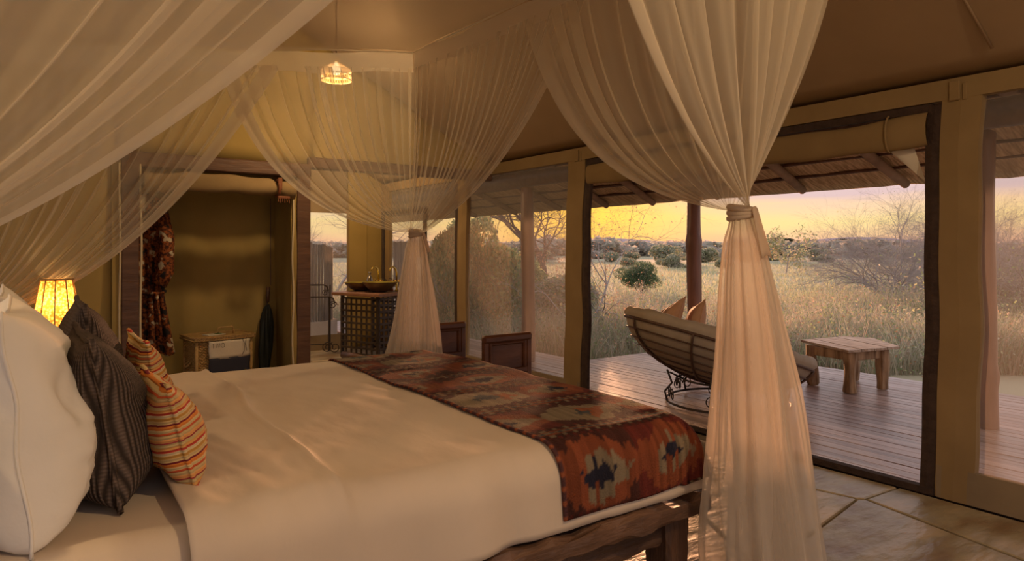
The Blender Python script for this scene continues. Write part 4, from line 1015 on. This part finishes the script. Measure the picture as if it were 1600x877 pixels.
reed_fence([(5.35, 10.4), (5.6, 11.2), (5.9, 12.4)], .55, lambda t: 1.42, 'grey pole fence seen through the framed opening behind the basins')  # real poles added in place of a mirror reflection

# ================================================================ CHAIRS, LOUNGE, TABLE
def chair(x, y, rz_, lab):
    o = empty('wooden_chair', (x, y, 0), rz_, label=lab, cat='chair', group='low wooden chairs beyond the bed')
    W = .40
    MB().box((0, .22, .40), (W+.02, .42, .03), bev=.01).build('seat', M['chairwood'], o)
    for sx in (-1, 1):
        MB().tube([(sx*(W/2-.03), .40, 0), (sx*(W/2-.03), .40, .385)], [.018, .024], 8).build('leg', M['chairwood'], o, True)
        MB().box((sx*(W/2-.02), 0, .355), (.045, .035, .71), bev=.008).build('leg', M['chairwood'], o)
    bk = empty('backrest', (0, 0, 0)); bk.parent = o
    MB().box((0, -.004, .685), (W+.01, .045, .055), bev=.014).build('top_rail', M['chairwood'], bk)
    MB().box((0, 0, .46), (W-.06, .03, .04), bev=.006).build('lower_rail', M['chairwood'], bk)
    MB().box((0, .006, .57), (W-.07, .014, .20), bev=.003).build('panel', M['chairwood'], bk)
    for sx in (-1, 1): MB().box((sx*(W/2-.055), -.006, .57), (.03, .028, .20), bev=.010).build('panel_moulding', M['chairwood'], bk)
    MB().box((0, -.006, .65), (W-.09, .028, .02), bev=.008).build('panel_moulding', M['chairwood'], bk)
chair(2.615, 3.75, math.radians(2), 'panel-backed wooden chair nearer the bed, in front of the left screen')
chair(2.60, 4.60, math.radians(1), 'panel-backed wooden chair half hidden behind the tied net')

# round lounge chair
lc = empty('lounge_chair', (4.76, 3.60, 0), label='round iron-hooped lounge chair with khaki padding on the deck', cat='lounge chair')
Fv = Vector((.578, .816, 0)); Rv = Vector((.816, -.578, 0))
nrm = (Vector((0, 0, 1))+Rv*.30+Fv*.07).normalized()
ax = (Rv-nrm*Rv.dot(nrm)).normalized(); ay = nrm.cross(ax)
RB, DB = .79, .40; BC = Vector((.01, .13, .485))
def bowl(rf, ang, k=1.0, lift=0):    # rf 0..1 from bottom to rim
    th = rf*PI/2*.92; r = RB*k*math.sin(th)/math.sin(PI/2*.92); d = -DB*k*(math.cos(th)-math.cos(PI/2*.92))
    return BC+ax*(r*math.cos(ang))+ay*(r*math.sin(ang))+nrm*(d+lift)
b = MB()
b.tube([bowl(1, a, 1.0) for a in np.linspace(0, 2*PI, 49)[:-1]], .012, 8, closed=True); b.build('rim_hoop', M['rust_iron'], lc, True)
for rf in (.86, .73, .61, .49, .37, .24): MB().tube([bowl(rf, a, 1.005) for a in np.linspace(0, 2*PI, 41)[:-1]], .006, 6, closed=True).build('hoop', M['rust_iron'], lc, True)
for k in range(8):
    a = 2*PI*k/8+.28; MB().tube([bowl(r_, a, 1.008) for r_ in np.linspace(0.02, 1, 14)], .010, 6).build('rib', M['rust_iron'], lc, True)
def pad(u, v):
    a = 2*PI*u
    # profile: outside up, over the rim, inside down
    if v < .42: r_ = v/.42; p = bowl(r_, a, .985); 
    elif v < .60:
        t = (v-.42)/.18; th = PI*t; c = bowl(1, a, .95, .028); out = (ax*math.cos(a)+ay*math.sin(a)); rr = .068+.006*math.sin(a*9)+.004*math.sin(a*23); p = c+out*(rr*math.cos(th))*.8+nrm*(rr*math.sin(th))
    else: r_ = 1-(v-.60)/.40; p = bowl(r_, a, .86, .05+.012*math.sin(a*8)*r_)
    return p
MB().grid(pad, 90, 60).build('padding', M['tan_cloth'], lc, True)
b = MB(); b.tube([(.50*math.cos(a), .50*math.sin(a), .012) for a in np.linspace(0, 2*PI, 41)[:-1]], .010, 6, closed=True); b.build('base_ring', M['iron'], lc, True)
b = MB(); b.tube([(.38*math.cos(a), .38*math.sin(a), .20) for a in np.linspace(0, 2*PI, 41)[:-1]], .008, 6, closed=True); b.build('upper_ring', M['iron'], lc, True)
for k in range(6):
    a = 2*PI*k/6+.4; c, s = math.cos(a), math.sin(a); b = MB()
    b.tube([(.50*c, .50*s, .015), (.52*c, .52*s, .09), (.46*c, .46*s, .16), (.50*c, .50*s, .27)], .009, 6)
    b.tube([(.38*c, .38*s, .20), (.48*c, .48*s, .25)], .007, 6)
    for (r0, zc, rr) in ((.48, .08, .055), (.42, .17, .05)):
        b.tube([(c*r0+(-s)*(x), s*r0+c*(x), z) for x, _, z in scroll(0, zc, rr, 1.5)], .005, 5)
        b.tube([(c*r0-s*(x+.11), s*r0+c*(x+.11), z) for x, _, z in scroll(0, zc, rr, 1.5, s=-1)], .005, 5)
    b.build('scroll_leg', M['iron'], lc, True)
c1 = cushion('throw_cushion', .44, .42, .15, M['brown_cloth'], (0, 0, 0), seed=11, label='tan brown cushion nearer the back of the round lounge chair', cat='cushion', group='tan cushions on the lounge chair')
c1.location = (4.60, 4.12, .62); c1.rotation_euler = (.45, -.5, math.radians(150))
c2 = cushion('throw_cushion', .44, .42, .15, M['brown_cloth'], (0, 0, 0), seed=12, label='tan brown cushion against the rim, partly behind the hanging net', cat='cushion', group='tan cushions on the lounge chair')
c2.location = (4.80, 3.98, .60); c2.rotation_euler = (.25, -.25, math.radians(140))

# rustic coffee table on the deck
tb = empty('rustic_coffee_table', (6.3, 3.4, 0), label='low rough plank table with an irregular five-sided top on the deck', cat='table')
poly = [(5.84, 3.15), (6.48, 3.01), (6.87, 3.45), (6.76, 3.69), (6.16, 3.80)]
dirv = Vector((.32, .65)).normalized(); nv_ = Vector((dirv.y, -dirv.x))
proj = [p[0]*nv_.x+p[1]*nv_.y for p in poly]; a0, a1 = min(proj), max(proj); npk = 5
for k in range(npk):
    lo_, hi_ = a0+(a1-a0)*k/npk, a0+(a1-a0)*(k+1)/npk
    q = clip(clip(poly, nv_.x, nv_.y, hi_-.004), -nv_.x, -nv_.y, -(lo_+.004))
    if len(q) >= 3: MB().prism([(p[0]-6.3, p[1]-3.4) for p in q], .372, .394+.002*(k % 2), .004).build('top_plank', M['tablewood'], tb)
legs = [(6.05, 3.62, .04), (5.98, 3.21, .0), (6.38, 3.12, .0), (6.58, 3.50, 0)]
for i, (x, y, bend) in enumerate(legs):
    pts = []; rr = []
    for t in np.linspace(0, 1, 10):
        pts.append((x-6.3+bend*math.sin(t*PI)*-.5+bend*(1-t)*.8, y-3.4, .372*t)); rr.append(.056+.008*math.sin(t*6+i*2))
    MB().tube(pts, rr, 7).build('leg', M['tableleg'], tb)
for i in range(4):
    a, c = legs[i], legs[(i+1) % 4]; m_ = Vector(((a[0]+c[0])/2-6.3, (a[1]+c[1])/2-3.4)); d = Vector((c[0]-a[0], c[1]-a[1]))
    MB().box((m_.x, m_.y, .325), (d.length-.04, .035, .085), math.atan2(d.y, d.x), bev=.006).build('apron', M['tableleg'], tb)

# ================================================================ LANDSCAPE
GZ = -.32
def ground(u, v):
    return (-400+3400*u, -1700+3400*v, GZ)
g = MB().add([(-400, -2000, GZ), (3500, -2000, GZ), (3500, 3500, GZ), (-400, 3500, GZ)], [(0, 1, 2, 3)]).build('ground', M['soil'], kind='structure')
# paths of warm green tones over the plain come from the material
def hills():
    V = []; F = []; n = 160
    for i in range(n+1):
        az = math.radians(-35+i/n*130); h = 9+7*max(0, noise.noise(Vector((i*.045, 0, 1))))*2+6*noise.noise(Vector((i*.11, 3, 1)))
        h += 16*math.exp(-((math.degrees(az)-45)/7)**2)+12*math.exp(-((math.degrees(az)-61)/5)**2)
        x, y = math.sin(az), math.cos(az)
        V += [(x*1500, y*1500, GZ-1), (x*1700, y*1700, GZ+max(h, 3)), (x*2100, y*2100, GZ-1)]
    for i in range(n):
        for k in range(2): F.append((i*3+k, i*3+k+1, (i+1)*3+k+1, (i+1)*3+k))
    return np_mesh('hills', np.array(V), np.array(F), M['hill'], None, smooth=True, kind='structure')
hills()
def dxy(d, px):   # distance along view and sideways offset -> ground point
    lat = (px-800)/1060*d; return (.578*d+.816*lat, .816*d-.578*lat)

def grow(rs, p, d, L, r, lev, S, tips, spread=.5, nchild=3, shrink=.72, flat=0, droop=0, wob=.18, seg=3):
    q = p
    for k in range(seg):
        d = (d+np.array([rs.gauss(0, wob), rs.gauss(0, wob), rs.gauss(0, wob)-droop])); d /= np.linalg.norm(d)
        q2 = q+d*L/seg; r2_ = r*(1-.35/seg); S.append([*q, *q2, r, r2_]); q = q2; r = r2_
        if lev > 0 and k < seg-1 and rs.random() < .55:
            e = d+np.array([rs.gauss(0, spread*1.3), rs.gauss(0, spread*1.3), rs.gauss(0, spread)]); e[2] *= (1-flat*.7); e /= np.linalg.norm(e)
            grow(rs, q, e, L*shrink*.8, r*.6, lev-1, S, tips, spread, nchild, shrink, flat, droop, wob, seg)
    if lev == 0: tips.append(q); return
    for _ in range(nchild):
        e = d+np.array([rs.gauss(0, spread), rs.gauss(0, spread), rs.gauss(0, spread)*.8+.05]); e[2] = e[2]*(1-flat) ; e /= np.linalg.norm(e)
        grow(rs, q, e, L*shrink*rs.uniform(.8, 1.15), r*.68, lev-1, S, tips, spread, nchild, shrink, flat, droop, wob, seg)
def leaves(pts, n, spread, size, cols, squash=1):
    pts = np.asarray(pts); idx = rng.integers(0, len(pts), n)
    P = pts[idx]+rng.normal(0, 1, (n, 3))*np.array([spread, spread, spread*squash])
    A = rng.normal(0, 1, (n, 3)); A /= np.linalg.norm(A, axis=1, keepdims=True); B = np.cross(A, rng.normal(0, 1, (n, 3))); B /= np.linalg.norm(B, axis=1, keepdims=True)
    s = size*rng.uniform(.5, 1.2, (n, 1)); V, F = quads_from(P, A*s, B*s*.5)
    cc = np.array(cols)[rng.integers(0, len(cols), n)]*rng.uniform(.7, 1.25, (n, 1)); return V, F, np.repeat(cc, 4, 0)
def bare_tree(name, loc, seed, trunk, L, r, lev, lab, cat='tree', group=None, leaf=0, lcol=None, lsize=.05, multi=1, rot=0, mtl='bark', lspread=.1, **kw):
    rs = random.Random(seed); S = []; tips = []
    for m_ in range(multi):
        a = 2*PI*m_/multi+rs.uniform(-.3, .3)
        d = np.array(trunk if multi == 1 else [math.cos(a)*.7, math.sin(a)*.7, .8]); d = d/np.linalg.norm(d)
        grow(rs, np.array([0., 0, 0]), d, L*rs.uniform(.85, 1.1), r, lev, S, tips, **kw)
    S = [s for s in S if s[2] > -.05]
    V, F = segs_mesh(S, 3)
    o = empty(name, loc, rot, label=lab, cat=cat, group=group)
    np_mesh('branches', V, F, M[mtl], o)
    if leaf:
        V, F, c = leaves(tips, leaf, lspread, lsize, lcol); np_mesh('leaves', V, F, M['veg'], o, c, kind='stuff')
    return o
GREEN = [(.36, .42, .20), (.48, .50, .24), (.28, .34, .17), (.54, .52, .28)]
DRY = [(.54, .48, .35), (.58, .52, .40), (.46, .43, .30), (.36, .40, .24), (.58, .44, .33)]
RUSTY = [(.72, .48, .22), (.62, .54, .26), (.48, .48, .20), (.74, .52, .28)]

# clump mesh shared by bushes
def crown(n, size, cols, seed, flat=.62, lumps=14):
    r = np.random.default_rng(seed)
    cen = r.normal(0, 1, (lumps, 3)); cen /= np.linalg.norm(cen, axis=1, keepdims=True); cen *= r.uniform(.35, .72, (lumps, 1))
    idx = r.integers(0, lumps, n); P = r.normal(0, 1, (n, 3)); P /= np.linalg.norm(P, axis=1, keepdims=True); P = P*(r.uniform(.5, 1, (n, 1))**.4)*.40+cen[idx]
    P[:, 2] *= flat
    A = r.normal(0, 1, (n, 3)); A /= np.linalg.norm(A, axis=1, keepdims=True); B = np.cross(A, r.normal(0, 1, (n, 3))); B /= np.linalg.norm(B, axis=1, keepdims=True)
    s = size*r.uniform(.5, 1.2, (n, 1)); V, F = quads_from(P, A*s, B*s*.55)
    c = np.array(cols)[r.integers(0, len(cols), n)]*r.uniform(.7, 1.25, (n, 1)); return V, F, np.repeat(c, 4, 0)

# 1 the round green shrub
x, y = dxy(21.5, 1001)
sb = empty('round_shrub', (x, y, GZ), label='round dark green shrub standing alone in the pale grass', cat='shrub')
V, F, c = crown(15000, .022, [(.15, .20, .10), (.19, .25, .13), (.12, .16, .08)], 5, .60, 30); V = V*np.array([.82, .82, .82])+np.array([0, 0, .78]); np_mesh('leaves', V, F, M['veg'], sb, c, kind='stuff')
rs = random.Random(2); S = []; tips = []; 
for m_ in range(3): grow(rs, np.array([0., 0, 0]), np.array([rs.uniform(-.3, .3), rs.uniform(-.3, .3), 1]), .28, .035, 3, S, tips, spread=.5, nchild=2, shrink=.8)
V, F = segs_mesh(S, 4); np_mesh('trunk', V, F, M['bark_d'], sb)

# 2 thorn bushes right
kw = dict(spread=.50, nchild=3, shrink=.78, wob=.16, droop=.035)
x, y = dxy(19, 1390); bare_tree('thorn_bush', (x, y, GZ), 4, (0, 0, 1), 1.05, .035, 5, 'wide leafless thorn bush beyond the deck left of the canvas door post', 'bush', 'bare thorn bushes', multi=13, leaf=600, lcol=DRY+GREEN, lsize=.02, **kw)
x, y = dxy(22, 1490); bare_tree('thorn_bush', (x, y, GZ), 14, (0, 0, 1), 1.25, .04, 5, 'tall leafless thorn bush directly behind the canvas door post', 'bush', 'bare thorn bushes', multi=13, leaf=600, lcol=DRY+GREEN, lsize=.02, **kw)
x, y = dxy(15, 1585); bare_tree('thorn_bush', (x, y, GZ), 24, (0, 0, 1), .95, .035, 5, 'dense leafless thorn bush behind the right screen panel', 'bush', 'bare thorn bushes', multi=13, leaf=600, lcol=DRY+GREEN, lsize=.02, **kw)
x, y = dxy(13, 1650); bare_tree('thorn_bush', (x, y, GZ), 34, (0, 0, 1), .9, .035, 5, 'leafless thorn bush at the far right beyond the screen', 'bush', 'bare thorn bushes', multi=13, leaf=600, lcol=DRY+GREEN, lsize=.02, **kw)
x, y = dxy(13, 1560); bare_tree('small_shrub', (x, y, GZ), 44, (0, 0, 1), .55, .02, 4, 'low greenish shrub behind the slim right log post', 'bush', None, multi=7, leaf=5000, lcol=GREEN+DRY, lsize=.03, **kw)
# 3 bare trees against the sunset
x, y = dxy(23, 848); bare_tree('umbrella_thorn_tree', (x, y, GZ), 7, (.0, 0, 1), 1.75, .20, 5, 'bare spreading tree in front of the orange sunset, left of the door', 'tree', None, spread=.55, nchild=3, shrink=.80, flat=.28, wob=.14, mtl='bark_d')
x, y = dxy(12.5, 905); bare_tree('hanging_thorn_tree', (x, y, GZ), 17, (.3, .1, 1), 1.15, .028, 6, 'twiggy bare tree with drooping branches inside the left of the doorway', 'tree', None, multi=3, leaf=2500, lcol=[(.60, .34, .22), (.50, .32, .22)], lsize=.014, spread=.60, nchild=3, shrink=.76, droop=.07, wob=.18)
x, y = dxy(17, 505); bare_tree('flat_thorn_tree', (x, y, GZ), 27, (.1, 0, 1), 1.25, .06, 5, 'bare flat-topped tree above the pole fence outside the bathroom', 'tree', None, multi=3, spread=.5, nchild=3, shrink=.78, flat=.2, wob=.12)
# 4 dense bushes left
k = 0
for px, d, w, h, cols, lab in [(694, 11.8, .50, 1.75, GREEN+RUSTY, 'tall leafy bush right of the tied net beyond the screen'), (762, 12.5, .80, 1.85, RUSTY+GREEN, 'tall rust tinted leafy bush left of the reddish log post'), (725, 14.5, .85, 1.7, GREEN, 'green leafy bush between two rust tinted bushes beyond the screen'), (815, 14, .9, 1.30, GREEN, 'dark green leafy bush directly behind the reddish log post'), (880, 13.5, .9, .95, DRY+GREEN, 'low yellow-green bush below the bare sunset tree')]:
    x, y = dxy(d, px); o = empty('leafy_bush', (x, y, GZ), k, label=lab, cat='bush', group='leafy bushes beyond the left screens')
    V, F, c = crown(15000, .040, cols, 50+k, 1.0, 26); V = V*np.array([w*.95, w*.95, h*.70])+np.array([0, 0, h*.58]); np_mesh('leaves', V, F, M['veg'], o, c, kind='stuff')
    rs = random.Random(k); S = []; tips = []
    for m_ in range(6): grow(rs, np.array([0., 0, 0]), np.array([rs.uniform(-.6, .6), rs.uniform(-.6, .6), 1]), h*.33, .025, 3, S, tips, spread=.4, nchild=2, shrink=.8)
    V, F = segs_mesh(S, 3); np_mesh('stems', V, F, M['bark'], o); k += 1
# 5 grass and weeds
def grass_area(n, dmin, dmax, pmin, pmax, hmin, hmax, w, cols, power=1.0, xmin=None):
    d = dmin+(dmax-dmin)*rng.uniform(0, 1, n)**power; px = rng.uniform(pmin, pmax, n); lat = (px-800)/1060*d
    X = .578*d+.816*lat; Y = .816*d-.578*lat
    keep = ~((X < 7.6+.25*np.sin(Y*2.1)) & (Y < 6.5)) & ~((X < 5.75) & (Y < 13)) & ~((X < 4.4))
    # clumpiness
    cl = np.sin(X*1.9+np.sin(Y*1.3)*2)*np.sin(Y*1.6+np.sin(X)*1.5); keep &= rng.uniform(-.9, 1, n) < cl+.35
    X, Y = X[keep], Y[keep]; m_ = len(X); h = rng.uniform(hmin, hmax, (m_, 1))*(1+.35*cl[keep][:, None])
    P = np.stack([X, Y, np.full(m_, GZ)], 1); a = rng.uniform(0, 2*PI, m_); side = np.stack([np.cos(a), np.sin(a), 0*a], 1)*w*rng.uniform(.6, 1.3, (m_, 1))
    lean = rng.normal(0, .30, (m_, 3))*h; lean[:, 2] = 0
    mid = P+lean*.35+np.array([0, 0, 1])*h*.55; top = P+lean+np.array([0, 0, 1])*h
    V = np.stack([P-side, P+side, mid+side*.8, mid-side*.8, top+side*.25, top-side*.25], 1).reshape(-1, 3)
    b_ = (np.arange(m_)*6)[:, None]; F = np.concatenate([b_+np.array([0, 1, 2, 3]), b_+np.array([3, 2, 4, 5])], 0)
    cc = np.array(cols)[rng.integers(0, len(cols), m_)]*rng.uniform(.75, 1.25, (m_, 1)); return V, F, np.repeat(cc, 6, 0), top
V, F, c, top = grass_area(90000, 8.6, 17, 500, 1800, .18, .66, .0055, DRY, 1.3)
np_mesh('dry_grass', V, F, M['veg'], None, c, label='tall dry golden grass growing beyond the deck', cat='grass', kind='stuff')
V2, F2, c2_ = leaves(top[rng.uniform(0, 1, len(top)) < .35]+np.array([0, 0, -.1]), 60000, .10, .017, DRY+GREEN+[(.5, .30, .18)])
np_mesh('weed_leaves', V2, F2, M['veg'], None, c2_, label='small leaves and seed heads scattered through the dry grass', cat='weeds', kind='stuff')
V, F, c, top = grass_area(110000, 16, 80, 450, 1850, .08, .22, .016, [(.56, .54, .32), (.50, .52, .29), (.60, .54, .36)], 1.6)
np_mesh('meadow_grass', V, F, M['veg'], None, c, label='short pale green grass on the open plain behind', cat='grass', kind='stuff')
# 6 scattered small field bushes and slim trees
kk = 0
BV = [crown(2600, .06, [(.40, .42, .26), (.46, .44, .30), (.34, .36, .22), (.5, .46, .33)], 90+i, .55, 10) for i in range(3)]
bm_ = [np_mesh('leaves', v_[0], v_[1], M['veg'], None, v_[2]) for v_ in BV]
fr_ = random.Random(77); dist = []
for i in range(38):
    d = fr_.uniform(52, 108); px = fr_.uniform(640, 1700); x, y = dxy(d, px); s = fr_.uniform(.5, 1.3)*(1+d/90)
    if abs(px-1000) < 50 and d < 40: continue
    dist.append((d, px, x, y, s))
for i, (d, px, x, y, s) in enumerate(dist):
    o = bm_[i % 3] if i < 3 else bm_[i % 3].copy()
    if i >= 3: COL.objects.link(o)
    o.name = 'field_bush'; o.location = (x, y, GZ+s*.42); o.scale = (s, s, s); o.rotation_euler = (0, 0, i)
    tag(o, 'small grey-green bush dotted about the plain', 'bush', 'small bushes on the plain')
x, y = dxy(42, 1227); bare_tree('slim_tree', (x, y, GZ), 61, (.05, 0, 1), 1.1, .05, 4, 'slim sparse tree on the plain right of the hanging net', 'tree', None, spread=.5, nchild=3, shrink=.7, leaf=1500, lcol=GREEN+DRY, lsize=.07, lspread=.2)
# 7 woodland belt and flat-topped acacias on the skyline
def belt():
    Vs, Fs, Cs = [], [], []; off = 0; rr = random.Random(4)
    base = [crown(230, .19, [(.52, .48, .38), (.56, .50, .41), (.48, .46, .36), (.58, .50, .43)], 200+i, .6, 6) for i in range(6)]  # crown colours lightened to carry the haze of distance
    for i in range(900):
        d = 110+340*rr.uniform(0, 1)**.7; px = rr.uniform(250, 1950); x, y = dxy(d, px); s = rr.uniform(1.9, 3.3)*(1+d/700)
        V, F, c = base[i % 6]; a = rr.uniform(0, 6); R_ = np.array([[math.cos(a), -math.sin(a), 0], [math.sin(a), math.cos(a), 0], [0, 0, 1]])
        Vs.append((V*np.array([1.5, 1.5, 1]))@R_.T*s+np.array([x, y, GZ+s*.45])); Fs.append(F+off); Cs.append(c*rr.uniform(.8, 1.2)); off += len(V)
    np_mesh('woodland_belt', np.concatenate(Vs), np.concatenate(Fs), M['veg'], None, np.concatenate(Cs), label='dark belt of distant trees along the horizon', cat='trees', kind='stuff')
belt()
for i, (px, d, s) in enumerate([(1215, 300, 8), (1245, 330, 7), (1318, 350, 8), (1060, 400, 7)]):
    x, y = dxy(d, px); o = empty('flat_topped_acacia', (x, y, GZ), label=['broad flat-topped acacia on the skyline just right of the net', 'lower flat-topped acacia on the skyline beside the broad one', 'flat-topped acacia on the skyline left of the thorn bush', 'flat-topped acacia on the skyline behind the deck corner post'][i], cat='tree', group='flat-topped acacias on the skyline')
    V, F, c = crown(900, .07, [(.11, .11, .065), (.15, .14, .09)], 300+i, .16, 12); V = V*s+np.array([0, 0, s*.72]); np_mesh('crown', V, F, M['veg'], o, c)
    S = [[0, 0, 0, 0, 0, s*.35, .25, .2]]+[[0, 0, s*.35, s*.4*math.cos(a), s*.4*math.sin(a), s*.70, .15, .05] for a in (0, 1.2, 2.5, 3.9, 5.1)]
    V, F = segs_mesh(S, 5); np_mesh('trunk', V, F, M['bark_d'], o)
